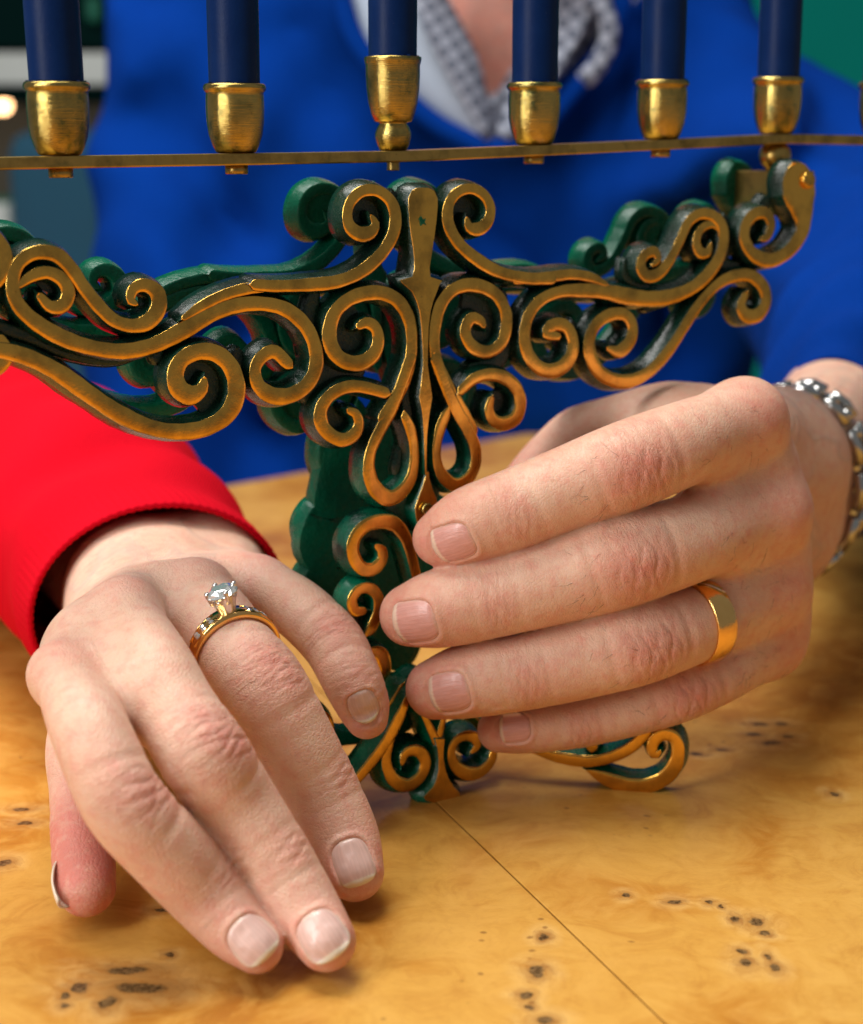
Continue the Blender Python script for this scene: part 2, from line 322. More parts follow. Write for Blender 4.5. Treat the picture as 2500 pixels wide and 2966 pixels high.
def ribbon(name, loc, Q, n, u, mats, parent, D=5.0, e=1.1, crown=.15, step=.8, off=0.0, flat=False):
    """a raised scroll: flat polished face, sloping painted flanks. loc [(s,z,w)]"""
    jit_i[0] += 1; ju = (jit_i[0] % 17)*.045
    P = resample(catmull(loc, 10), step, 2); P[:, 2] = np.maximum(P[:, 2], .5)
    T = np.gradient(P[:, :2], axis=0); T /= np.linalg.norm(T, axis=1)[:, None]+1e-9
    rows = []
    def add(c, t, hi, ho): rows.append((c, t, hi, ho))
    def cap(i, sgn):
        h = P[i, 2]/2; R = h+e; xs = [R*math.sin(a) for a in np.linspace(0, math.pi/2*.985, 7)][1:]
        L = [(P[i, :2]+T[i]*x*sgn, T[i], math.sqrt(max(0, h*h-x*x)), math.sqrt(max(0, R*R-x*x))) for x in xs]
        return L
    rows += cap(0, -1)[::-1]
    for i in range(len(P)):
        h = P[i, 2]/2*(1+.035*math.sin(i*.37+jit_i[0])+.02*math.sin(i*1.3)); add(P[i, :2], T[i], h, h+e)
    rows += cap(len(P)-1, 1)
    V = []; F = []; fm = []
    for (c, t, hi, ho) in rows:
        lat = np.array([-t[1], t[0]]); cw = crown*min(1, hi/2.5)
        m1, m2 = hi*.7+ho*.3, hi*.25+ho*.75
        prof = [(-ho, -D), (-m2, -3.0), (-m1, -1.0), (-hi-.02, -.14), (-hi-.02, -.14), (-hi*.95, 0), (-hi*.55, cw*.7), (0, cw), (hi*.55, cw*.7), (hi*.95, 0), (hi+.02, -.14), (hi+.02, -.14), (m1, -1.0), (m2, -3.0), (ho, -D)]
        for x, d in prof:
            q = c+lat*x; V.append(Q+u*q[0]+np.array([0, 0, 1])*q[1]+n*(d+off-ju) - np.array([0, 0, Q[2]]))
    K = 15
    for j in range(len(rows)-1):
        for k in range(K):
            if k in (3, 10): continue
            a = j*K+k; b = j*K+(k+1) % K; F.append((a, b+0, b+K, a+K)); fm.append(0 if 4 <= k <= 9 else 1)
    F.append(tuple(range(K))); fm.append(1); F.append(tuple(range((len(rows)-1)*K, len(rows)*K))[::-1]); fm.append(1)
    if flat: fm = [1]*len(fm)
    o = mesh(name, V, F, mats, parent, fm=fm); return o
def webfill(loc, frac, Q, n, u, m, parent, d0=-3.3, d1=-4.9, name='scroll_floor'):
    P = resample(catmull(loc, 8), 1.2, 2); P = P[int(len(P)*frac):, :2]
    pts = sorted(map(tuple, P))
    def half(pts):
        h = []
        for p in pts:
            while len(h) > 1 and (h[-1][0]-h[-2][0])*(p[1]-h[-2][1])-(h[-1][1]-h[-2][1])*(p[0]-h[-2][0]) <= 0: h.pop()
            h.append(p)
        return h[:-1]
    hull = half(pts)+half(pts[::-1]); k = len(hull)
    jit_i[0] += 1; j = (jit_i[0] % 13)*.05
    V = [Q+u*p[0]+np.array([0, 0, p[1]-Q[2]])+n*(d-j) for d in (d0, d1) for p in hull]
    F = [tuple(range(k)), tuple(range(2*k-1, k-1, -1))]+[(i, i+k, (i+1) % k+k, (i+1) % k) for i in range(k)]
    o = mesh(name, V, F, m, parent, smooth=False); fixn(o); return o
# traced scrolls: (crop, [(x, y, width)...], floor fraction or None)
SC = [
 (cB, [(-130, 828, 66), (0, 835, 72), (200, 828, 78), (400, 805, 82), (560, 735, 82), (680, 625, 82), (752, 500, 84), (765, 380, 80), (728, 285, 76), (650, 228, 72), (560, 228, 70), (487, 285, 68), (457, 375, 66), (478, 462, 85), (545, 505, 92), (610, 490, 80), (638, 440, 55), (615, 395, 30)], .5),
 (cB, [(1764, 790, 70), (1600, 785, 72), (1430, 745, 74), (1290, 665, 78), (1175, 565, 80), (1110, 450, 78), (1105, 335, 74), (1150, 250, 70), (1240, 213, 62), (1330, 250, 66), (1376, 340, 70), (1358, 425, 78), (1300, 472, 82), (1240, 460, 62), (1225, 415, 36)], .42),
 (cB, [(700, 1680, 90), (755, 1585, 92), (825, 1450, 84), (868, 1300, 80), (875, 1150, 80), (852, 1035, 84), (790, 935, 88), (700, 885, 90), (600, 880, 88), (490, 912, 88), (400, 985, 92), (356, 1080, 94), (352, 1190, 96), (395, 1280, 96), (470, 1325, 96), (560, 1325, 96), (635, 1270, 90), (662, 1180, 82), (640, 1100, 78), (585, 1070, 70), (540, 1090, 50)], .52),
 (cB, [(1260, 1760, 86), (1180, 1600, 84), (1095, 1450, 80), (1040, 1330, 78), (1022, 1200, 78), (1030, 1080, 80), (1062, 960, 84), (1130, 870, 84), (1230, 830, 84), (1340, 845, 82), (1430, 905, 82), (1480, 1010, 80), (1480, 1120, 80), (1445, 1210, 80), (1365, 1258, 78), (1280, 1235, 78), (1226, 1165, 76), (1226, 1090, 80), (1265, 1040, 76), (1320, 1060, 60), (1335, 1085, 40)], .5),
 (cG, [(700, 235, 95), (780, 258, 95)][::-1] + [(560, 205, 95), (430, 218, 105), (310, 290, 112), (240, 400, 116), (242, 520, 118), (310, 612, 114), (420, 662, 116), (518, 620, 112), (562, 530, 88), (535, 440, 78), (480, 412, 60)], .45),
 (cB, [(1190, 1500, 60), (1265, 1432, 74), (1360, 1402, 76), (1465, 1422, 80), (1545, 1495, 84), (1566, 1590, 86), (1535, 1680, 88), (1460, 1715, 84), (1392, 1690, 76), (1365, 1625, 64), (1378, 1560, 44)], .45),
 (cG, [(1010, -30, 105), (930, 200, 105), (850, 400, 102), (740, 600, 100), (665, 780, 100), (657, 950, 115), (712, 1085, 130), (825, 1160, 138), (945, 1095, 120), (1025, 950, 92), (1040, 750, 86), (1010, 580, 92), (960, 465, 70), (952, 420, 20)], None),
 (cG, [(1225, -30, 100), (1310, 200, 104), (1400, 400, 102), (1490, 560, 105), (1560, 720, 100), (1562, 880, 96), (1495, 1000, 110), (1385, 1045, 112), (1285, 970, 100), (1237, 850, 82), (1236, 700, 84), (1270, 550, 95), (1310, 450, 85), (1330, 390, 30)], None),
 (cA, [(1764, 375, 58), (1600, 400, 58), (1450, 402, 58), (1300, 412, 56), (1160, 448, 56), (1040, 505, 50), (950, 565, 30)], None),
 (cA, [(1490, 745, 40), (1478, 800, 60), (1410, 740, 66), (1345, 770, 66), (1312, 835, 64), (1330, 915, 72), (1400, 965, 80), (1490, 965, 80), (1575, 915, 78), (1622, 830, 74), (1620, 720, 74), (1570, 610, 74), (1480, 530, 72), (1370, 497, 72), (1240, 500, 72), (1110, 540, 76), (950, 630, 84), (800, 705, 80), (650, 738, 74), (500, 725, 76), (350, 680, 78), (210, 605, 80), (110, 515, 72), (72, 420, 64), (85, 320, 66), (140, 255, 68), (220, 230, 68), (305, 250, 70), (375, 320, 70), (435, 410, 66), (510, 505, 66), (590, 580, 66), (680, 608, 68), (765, 588, 78), (818, 520, 80), (812, 440, 80), (750, 400, 66), (690, 420, 56), (675, 475, 44), (695, 492, 30)][1:], None),
 (cA, [(108, 400, 30), (170, 355, 56), (250, 335, 64), (325, 370, 68), (358, 440, 66), (330, 505, 68), (265, 510, 60), (215, 460, 40)], .2),
 (cA, [(-60, 735, 70), (20, 735, 74), (150, 770, 80), (300, 845, 84), (450, 950, 86), (600, 1050, 84), (750, 1120, 80), (900, 1148, 76), (1050, 1130, 84), (1165, 1060, 90), (1213, 950, 92), (1190, 830, 88), (1120, 755, 82), (1030, 738, 80), (940, 775, 84), (900, 850, 86), (918, 930, 92), (980, 962, 96), (1035, 930, 72), (1045, 890, 40)], .55),
 (cC, [(0, 722, 54), (150, 712, 52), (280, 697, 52), (380, 712, 46), (455, 745, 24)], None),
 (cC, [(210, 1015, 40), (155, 1000, 56), (190, 955, 62), (255, 965, 64), (290, 1040, 64), (275, 1125, 70), (210, 1185, 74), (125, 1180, 70), (62, 1110, 66), (42, 1010, 66), (65, 905, 62), (130, 825, 58), (230, 785, 60), (340, 780, 66), (450, 785, 74), (560, 808, 78), (680, 822, 76), (800, 808, 70), (915, 755, 66), (1005, 665, 66), (1055, 560, 66), (1055, 460, 62), (1010, 400, 56), (940, 388, 54), (880, 430, 52), (838, 520, 52), (785, 625, 54), (725, 695, 58), (665, 705, 62), (635, 655, 60), (655, 600, 52), (705, 580, 50), (725, 620, 40), (700, 645, 26)], None),
 (cC, [(1045, 470, 20), (1000, 440, 34), (945, 465, 44), (920, 530, 48), (940, 585, 54), (980, 585, 44), (990, 555, 28)], .1),
 (cC, [(475, 1078, 30), (530, 1092, 66), (585, 1040, 66), (598, 965, 64), (560, 905, 60), (490, 902, 60), (420, 945, 64), (380, 1020, 68), (382, 1110, 70), (425, 1195, 72), (510, 1242, 70), (600, 1240, 66), (695, 1185, 62), (785, 1085, 60), (860, 970, 58), (935, 855, 54), (1025, 755, 54), (1115, 708, 58), (1205, 705, 64), (1268, 765, 66), (1280, 840, 68), (1240, 905, 72), (1180, 910, 66), (1152, 860, 56), (1172, 805, 40)], None),
 (cC, [(1430, 225, 190), (1440, 265, 205), (1452, 330, 175), (1462, 420, 110), (1450, 490, 80), (1390, 575, 72), (1300, 625, 68), (1215, 600, 68), (1165, 530, 66), (1165, 450, 62), (1210, 390, 60), (1270, 385, 60), (1298, 440, 54), (1280, 500, 44), (1255, 515, 30)], .55),
 (cG, [(1075, 1980, 60), (1062, 1860, 76), (1040, 1760, 84), (1010, 1640, 90), (960, 1490, 108), (870, 1380, 120), (740, 1357, 120), (605, 1405, 118), (522, 1520, 112), (520, 1650, 112), (590, 1755, 116), (690, 1760, 116), (765, 1680, 96), (758, 1600, 84), (718, 1570, 50)], .3),
 (cD, [(385, 945, 18), (410, 915, 50), (436, 850, 46), (440, 785, 46), (408, 745, 46), (360, 748, 46), (328, 792, 48), (340, 840, 48), (375, 840, 34)], .3),
 (cD, [(400, 1010, 30), (450, 1025, 60), (472, 1090, 56), (452, 1140, 52), (430, 1165, 26)], None),
]
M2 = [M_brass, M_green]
fp = empty('front_plate', (Q0[0]-BC[0], Q0[1]-BC[1], 0)); fp.parent = menorah
bp = empty('back_plate', (Q0[0]-BC[0], Q0[1]-BC[1], 0)); bp.parent = menorah
BK = NN*-21.5
LOCS = []
for crop, pts, fl in SC: LOCS.append((local(crop, pts, Q0, NN, UU), fl))
# the half outside the frame: the right end's scrolls mirrored about the spine
s_c = np.mean([l[0] for l in local(cB, [(940, 300, 1), (958, 1400, 1)], Q0, NN, UU)])
for k in (15, 16):
    l, fl = LOCS[k]; l = l[18:] if k == 15 else l; LOCS.append(([(2*s_c-a, b, c) for a, b, c in l], fl))
for l, fl in LOCS:
    ribbon('scroll', l, Q0, NN, UU, M2, fp)
    l = [(a, b+max(0, -a-25)*.045, c) for a, b, c in l]
    ribbon('scroll', l, Q0, NN, UU, [M_green2, M_green2], bp, off=-21.5, e=1.2)
    if fl is not None:
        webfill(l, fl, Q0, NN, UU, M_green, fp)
        webfill(l, fl, Q0, NN, UU, M_green2, bp, d0=-21.7, d1=-25.5)
# lower part of the back plate seen beside the stem: lobed outline
lob = local(Crop(0, 0, 1), [(1010, 1330, 150), (985, 1420, 150), (1000, 1500, 200), (985, 1560, 250), (1010, 1640, 190), (985, 1700, 200), (1020, 1780, 160), (1040, 1900, 130)], Q0+BK, NN, UU)
ribbon('stem_back', lob, Q0+BK, NN, UU, [M_green2, M_green2], bp, D=4, e=.4, crown=.1)
ribbon('stem_back', [(2*s_c-a, b, c) for a, b, c in lob], Q0+BK, NN, UU, [M_green2, M_green2], bp, D=4, e=.4, crown=.1)
ribbon('stem_back', [(s_c+(-3 if k % 2 else 3), b, 16) for k, (a, b, c) in enumerate(lob)], Q0+BK, NN, UU, [M_green2, M_green2], bp, D=4.3, e=.4, crown=.1)
fl_ = [onplane(*cB(935+x, 425+y), Q0+NN*.22, NN) for x, y in ((-22, -18), (-8, -36), (6, -14), (22, -22), (14, 2), (26, 22), (4, 12), (-10, 26), (-14, 4))]
fo = mesh('paint_fleck', fl_+[p-NN*.3 for p in fl_], [tuple(range(9)), tuple(range(17, 8, -1))]+[(i, i+9, (i+1) % 9+9, (i+1) % 9) for i in range(9)], M_green2, menorah, smooth=False); fixn(fo)
# dark cast web between neighbouring scrolls
for k, (cr, pts) in enumerate([(cB, [(905, 640, 60), (900, 900, 120), (930, 1200, 150), (950, 1500, 200), (955, 1764, 230)]), (cG, [(1130, 700, 330), (1130, 900, 420), (1130, 1100, 420), (1050, 1280, 260), (900, 1330, 200)]),
                 (cG, [(560, 60, 260), (300, 160, 200), (200, 300, 120)]), (cB, [(290, 900, 80), (250, 1150, 120), (330, 1380, 110), (560, 1420, 80)]), (cB, [(1500, 900, 60), (1520, 1150, 110), (1470, 1330, 100), (1300, 1370, 60)]),
                 (cB, [(800, 260, 60), (830, 420, 60), (830, 560, 40)]), (cB, [(1060, 260, 60), (1040, 430, 60), (1035, 520, 40)]), (cA, [(860, 690, 40), (640, 790, 50), (400, 760, 60), (200, 680, 60), (20, 620, 60)]), (cA, [(840, 780, 50), (860, 690, 40)]),
                 (cA, [(1250, 760, 60), (1270, 900, 60)]), (cC, [(330, 960, 40), (340, 1100, 40)]), (cC, [(700, 880, 30), (900, 800, 50), (1030, 700, 40)]), (cC, [(1100, 420, 50), (1110, 560, 60), (1080, 640, 60), (1160, 660, 50)]), (cC, [(590, 640, 30), (600, 720, 40), (700, 770, 40)]), (cC, [(1310, 330, 70), (1280, 350, 40)])]):
    ribbon('cast_web', local(cr, pts, Q0, NN, UU), Q0, NN, UU, [M_green, M_green], fp, D=2.0, e=.6, crown=.2, off=-2.9)
# spine: a shaped tongue down the middle
def slab(name, outline, Q, n, u, mats, parent, D=5.0, e=1.1, off=0.0):
    c = np.mean(outline, axis=0); k = len(outline); O = np.array(outline)
    T = np.roll(O, -1, 0)-np.roll(O, 1, 0); T /= np.linalg.norm(T, axis=1)[:, None]; Nn = np.stack([T[:, 1], -T[:, 0]], 1)
    area2 = np.sum(O[:, 0]*np.roll(O[:, 1], -1)-np.roll(O[:, 0], -1)*O[:, 1])
    if area2 < 0: Nn = -Nn
    V = []; F = []; fm = []
    for ofs, d in ((-.12, 0.02), (0, -.12), (.5*e, -1.2), (e, -2.6), (e, -D)):
        for q in O+Nn*ofs: V.append(Q+u*q[0]+np.array([0, 0, q[1]-Q[2]])+n*(d+off))
    for r in range(4):
        for i in range(k): a = r*k+i; b = r*k+(i+1) % k; F.append((a, b, b+k, a+k)); fm.append(0 if r == 0 else 1)
    F.append(tuple(range(k))); fm.append(0)
    o = mesh(name, V, F, mats, parent, fm=fm, smooth=True); fixn(o)
    o.data.polygons[len(o.data.polygons)-1].use_smooth = False; return o
def outline_from(crop, rows, Q, n, u, sub=4):
    L = local(crop, [(l, y, 1) for l, r, y in rows], Q, n, u); R = local(crop, [(r, y, 1) for l, r, y in rows], Q, n, u)
    A = [(a[0], a[1]) for a in L]; B = [(b[0], b[1]) for b in R]
    return A[::-1] + B
sp = [(905, 975, 206), (868, 1012, 225), (846, 1034, 275), (847, 1034, 330), (852, 1026, 420), (862, 1016, 500), (875, 1004, 580), (884, 992, 660), (886, 982, 720), (872, 988, 775), (790, 1062, 798), (815, 1046, 825), (868, 1030, 870), (897, 1006, 930), (918, 988, 1000), (930, 976, 1100), (938, 972, 1230), (941, 970, 1340), (930, 984, 1440), (916, 1000, 1545), (932, 986, 1620), (941, 975, 1700), (946, 966, 1790), (949, 963, 1900), (951, 963, 2040)]
slab('spine', outline_from(cB, sp, Q0, NN, UU), Q0, NN, UU, M2, fp)
ribbon('spine', local(cB, [(940, 300, 180), (935, 600, 110), (935, 720, 100), (930, 820, 200), (950, 1000, 70), (955, 1400, 60)], Q0, NN, UU), Q0, NN, UU, [M_green2, M_green2], bp, off=-21.5)
slab('stem_flare', outline_from(cG, [(1136, 1158, 930), (1128, 1165, 985), (1105, 1185, 1060), (1070, 1220, 1150), (1040, 1245, 1240), (1050, 1250, 1330), (1080, 1245, 1420)], Q0, NN, UU), Q0, NN, UU, M2, fp, off=-.2)
# screw head through the stem
def rod(name, p0, axis, prof, m, parent, n=28):
    V, F = lathe(prof, n); z = unit(axis); x = unit(np.cross([0.1, 0.2, 1] if abs(z[2]) < .9 else [1, 0, 0], z)); y = np.cross(z, x)
    V = np.asarray(p0)+V[:, :1]*x+V[:, 1:2]*y+V[:, 2:]*z
    o = mesh(name, V, F, m, parent); fixn(o); return o
ps = onplane(1234, 1474, Q0+NN*.1, NN)
rod('screw_head', ps, NN, [(1.5, -.5), (1.5, .5), (1.35, 1.0), (1.0, 1.05), (.9, .75), (.05, .75)], M_cup, menorah)
pr = onplane(*cC(1480, 215), Q0+NN*.2, NN)
rod('rivet', pr, NN, [(2.2, -.5), (2.2, .55), (1.95, .9), (1.3, 1.0), (.1, 1.05)], M_brass, menorah)
# stem and base: right leg, centre foot, left leg
cst = np.array([BC[0], BC[1], 0]); udir = unit(np.array([65., -12.4, 0])); ln = unit(np.array([-12.4, -65., 0]))
rl = empty('right_leg', (0, 0, 0)); rl.parent = menorah
for pts in ([(180, 358, 20), (300, 372, 62), (450, 420, 88), (620, 452, 98), (760, 462, 96), (920, 432, 96), (1080, 362, 92), (1190, 270, 90), (1250, 180, 90), (1285, 110, 60)],
            [(735, 538, 16), (830, 582, 90), (950, 632, 124), (1090, 672, 132), (1250, 668, 132), (1395, 605, 124), (1485, 490, 120), (1508, 370, 108), (1480, 265, 108), (1395, 232, 104), (1312, 275, 98), (1285, 360, 90), (1320, 410, 80), (1350, 385, 40)],
            [(775, 180, 92), (775, 335, 94)]):
    ribbon('scroll', local(cI, pts, cst, ln, udir), cst, ln, udir, M2, rl, D=4.5, e=1.0)
    ribbon('leg_rail', local(cI, [(-560, -250, 90), (-300, 60, 90), (-60, 250, 90), (180, 350, 70)], cst, ln, udir), cst, ln, udir, M2, rl, D=4.5, e=1.0, off=-.5) if len(pts) == 10 else None
cf = empty('centre_foot', (0, 0, 0)); cf.parent = menorah
QF = Q0+NN*6.5
for pts in ([(985, 200, 40), (960, 270, 70), (890, 430, 108), (790, 610, 108), (650, 795, 96), (505, 965, 90), (380, 1130, 80)],
            [(870, 470, 60), (828, 600, 80), (806, 710, 86), (808, 800, 92), (862, 912, 104), (975, 962, 112), (1085, 900, 112), (1138, 785, 104), (1108, 695, 100), (1040, 662, 92), (965, 690, 82), (942, 760, 56)],
            [(1720, 660, 60), (1700, 750, 86), (1610, 845, 108), (1495, 862, 114), (1395, 800, 94), (1357, 690, 76), (1390, 590, 80), (1470, 540, 80), (1555, 555, 88), (1580, 620, 76), (1545, 665, 50)],
            [(1110, 330, 50), (1180, 480, 66), (1235, 590, 80)], [(1320, 300, 50), (1285, 430, 56), (1250, 560, 66)]):
    ribbon('scroll', local(cH, pts, QF, NN, UU), QF, NN, UU, M2, cf, D=5, e=1.5, crown=.15)
for pts in ([(940, 120, 50), (880, 220, 56), (800, 320, 50)], [(190, 320, 60), (285, 410, 110), (328, 540, 92), (330, 640, 66), (335, 700, 30)]):
    ribbon('scroll', local(cH, pts, QF-NN*2, NN, UU), QF-NN*2, NN, UU, M2, cf, D=5, e=1.5, crown=.15)
ribbon('leg_back', local(cH, [(250, 560, 160), (500, 560, 120), (800, 480, 200), (1000, 380, 200), (1050, 120, 260)], QF-NN*11, NN, UU), QF-NN*11, NN, UU, [M_green2, M_green2], cf, D=4, e=.8)
slab('foot', outline_from(cH, [(1205, 1290, 560), (1228, 1282, 640), (1240, 1280, 730), (1238, 1300, 830), (1222, 1325, 900), (1190, 1370, 970), (1140, 1420, 1020), (1112, 1425, 1055), (1130, 1400, 1085), (1190, 1340, 1105)], QF, NN, UU), QF, NN, UU, M2, cf, e=1.6)
# candle bar: flat strip with a kink above the end bolts
def barpt(t):
    Y = 378.8*(1+.0545*t); x = (1139+492*t)/(1+.0545*t)
    y = np.interp(t, [-5, -2, -1, 0, 1, 2, 3, 4.2], [484, 451, 444, 437, 420, 404, 388, 396])
    return PY(x, y, Y)
bt = np.linspace(-4.35, 4.35, 88); C = np.array([barpt(t) for t in bt])
V = []; F = []
for i, p in enumerate(C):
    for a, b in ((4.6, 0), (4.6, -2.5), (-4.6, -2.5), (-4.6, 0)): V.append(p+NN*a+np.array([0, 0, b]))
for i in range(len(C)-1):
    for k in range(4): a = i*4+k; b = i*4+(k+1) % 4; F.append((a, b, b+4, a+4))
F += [(0, 1, 2, 3), tuple(len(V)-4+k for k in range(4))]
ob = mesh('candle_bar', V, F, M_bar, menorah, smooth=False); fixn(ob); bevel(ob, .35, 2)
# cups
cupprof = [(3.6, 0), (4.3, .25), (5.0, 1.6), (5.75, 3.8), (6.15, 6.5), (6.25, 9.5), (6.2, 11.8), (6.1, 12.5), (6.3, 12.8), (6.65, 13.2), (6.72, 13.7), (6.5, 14.3), (6.2, 14.5), (5.85, 14.3), (5.75, 13.2), (5.6, 9)]
nutprof = [(2.3, -4.4), (2.5, -4.2), (2.5, -2.4), (1.5, -2.0)]
LAB = {-4: None, -3: None}
CUP = {}
cup0 = nut0 = None
candles = {-2: 'dark blue taper candle above the red sleeve, first whole one from the left edge', -1: 'dark blue taper candle second from the left, in front of the sweater shoulder', 0: 'dark blue shamash candle in the raised cup at the middle of the bar',
           1: 'dark blue taper candle in front of the bare neck and shirt collar', 2: 'dark blue taper candle over the plain blue chest, between collar and end candle', 3: 'dark blue taper candle above the ball joint at the end of the scrolled arm', 4: 'dark blue taper candle cut off by the right edge of the photo'}
cand0 = None
for t in range(-3, 5):
    p = barpt(t)
    if t == 0:
        V, F = lathe([(2.6, 0), (3.0, .1), (3.7, 1.4), (4.15, 3.0), (4.15, 3.8), (3.7, 5.2), (3.2, 5.9), (3.25, 6.2), (4.0, 6.4)] + [(r*1.0, z+6.2) for r, z in [(4.3, .3), (5.0, 2.0), (5.6, 4.4), (6.0, 7.5), (6.15, 10.5), (6.15, 12.6), (6.35, 13.2), (6.5, 13.9), (6.45, 14.4), (6.0, 14.5), (5.8, 14.2), (5.6, 10)]])
        mesh('shamash_cup', V+p, F, M_cup, menorah, origin=p)
        rod('threaded_bolt', p, (0, 0, 1), [(1.3, -4.4)]+[(1.6 if k % 2 else 1.3, -4.4+k*.25) for k in range(1, 9)]+[(1.3, -2)], M_bar, menorah); top = 20.6
    else:
        if cup0 is None:
            V, F = lathe(cupprof); cup0 = mesh('candle_cup', V+p, F, M_cup, menorah, origin=p); fixn(cup0)
            V, F = lathe(nutprof, 20); nut0 = mesh('bolt', V+p, F, M_bar, menorah, origin=p); bm_ = (p-wloc(menorah))
        else:
            l = (p-wloc(menorah))*MM; dup(cup0, 'candle_cup', menorah, l).rotation_euler.z = t*1.1
            if t != 3: dup(nut0, 'bolt', menorah, l)
        top = 14.4
    if t == 3: rod('ball_joint', p+np.array([0, 0, -2.5]), (0, 0, -1), [(2.2, -.1), (3.2, .35), (4.0, 1.6), (4.3, 3.0), (4.0, 4.5), (3.2, 5.7), (2.4, 6.3), (2.2, 8)], M_bar, menorah)
    if t >= -2:
        nn = []
        for z in (-6, 0, 12, 22, 30, 55, 80, 92, 97): nn.append((5.45+.22*min(z, 30)/30+(.12*math.sin(z*.5)) - (0 if z < 70 else (z-70)*.02), z))
        nn += [(4.0, 99), (.6, 99.6)]
        V, F = lathe(nn, 36); b0 = p+np.array([0, 0, top])
        lean = np.array([-.02 if t == -2 else random.uniform(-.006, .006), 0, 0]); V = V + lean*V[:, 2:3]
        o = mesh('candle', V+b0, F, M_wax, None, origin=b0); fixn(o); o.rotation_euler.z = t*.9
        if t == -2: o.rotation_euler.z = 0
        tag(o, candles[t], 'candle', 'dark blue candles on the menorah bar')
        # a little ring of melted wax crumbs on the rim
        cr = []; cF = []
        for k in range(7):
            a = random.uniform(math.pi, 2*math.pi); q = b0+np.array([5.75*math.cos(a), 5.75*math.sin(a), .15]); r = random.uniform(.15, .4)
            v, f = box(q, r*2, r*2, r*1.3); cF += [tuple(i+len(cr) for i in ff) for ff in f]; cr += v
        wc = mesh('wax_crumbs', cr, cF, M_wax, o, origin=b0, smooth=False); wc.location = (0, 0, 0)
# end block under the ball joint (and its mirror at the hidden end)
pb = barpt(3); blk, bf = box(pb+np.array([0, 0, -15.2]), 13, 17, 11.5, [UU, NN, [0, 0, 1]])
bevel(mesh('end_block', blk, bf, M_bar, menorah, smooth=False), .5)
pb2 = barpt(-3); blk, bf = box(pb2+np.array([0, 0, -15.2]), 13, 17, 11.5, [UU, NN, [0, 0, 1]])

# ------------------------------------------------------------------ implicit-surface sculpting
class Field:
    def __init__(s, lo, hi, h, big=16.):
        s.lo = np.asarray(lo, float); s.h = h; s.big = big; s.n = np.ceil((np.asarray(hi)-s.lo)/h).astype(int)+1
        s.ax = [s.lo[k]+h*np.arange(s.n[k]) for k in range(3)]
    def new(s): return np.full(s.n, s.big, np.float32)
    def chain(s, F, P, R, flat=None):
        """polyline of round cones, hard min; P (n,3), R (n)"""
        for i in range(len(P)-1):
            a, b, ra, rb = P[i], P[i+1], R[i], R[i+1]; pad = max(ra, rb)+s.big*.8
            i0 = np.maximum(np.floor((np.minimum(a, b)-pad-s.lo)/s.h).astype(int), 0); i1 = np.minimum(np.ceil((np.maximum(a, b)+pad-s.lo)/s.h).astype(int)+1, s.n)
            if np.any(i1 <= i0): continue
            X = (s.ax[0][i0[0]:i1[0]]-a[0]).astype(np.float32)[:, None, None]; Y = (s.ax[1][i0[1]:i1[1]]-a[1]).astype(np.float32)[None, :, None]; Z = (s.ax[2][i0[2]:i1[2]]-a[2]).astype(np.float32)[None, None, :]
            d = (b-a).astype(np.float32); dd = float(d@d)+1e-6
            t = np.clip((X*d[0]+Y*d[1]+Z*d[2])/dd, 0, 1)
            D = np.sqrt((X-t*d[0])**2+(Y-t*d[1])**2+(Z-t*d[2])**2)-(ra+(rb-ra)*t)
            sub = F[i0[0]:i1[0], i0[1]:i1[1], i0[2]:i1[2]]; np.minimum(sub, D, out=sub)
        return F
def smin(a, b, k):
    h = np.clip(.5+.5*(b-a)/k, 0, 1); return b*(1-h)+a*h-k*h*(1-h)
def sample(F, fld, P):
    q = (np.asarray(P)-fld.lo)/fld.h; q = np.clip(q, 0, np.array(F.shape)-1.001); i = q.astype(int); f = q-i; r = 0
    for dx in (0, 1):
        for dy in (0, 1):
            for dz in (0, 1):
                r = r + F[i[:, 0]+dx, i[:, 1]+dy, i[:, 2]+dz]*(f[:, 0] if dx else 1-f[:, 0])*(f[:, 1] if dy else 1-f[:, 1])*(f[:, 2] if dz else 1-f[:, 2])
    return r
def grad(F, fld, P, e=.6):
    g = np.stack([sample(F, fld, P+np.eye(3)[k]*e)-sample(F, fld, P-np.eye(3)[k]*e) for k in range(3)], 1)
    return g/(np.linalg.norm(g, axis=1)[:, None]+1e-9)
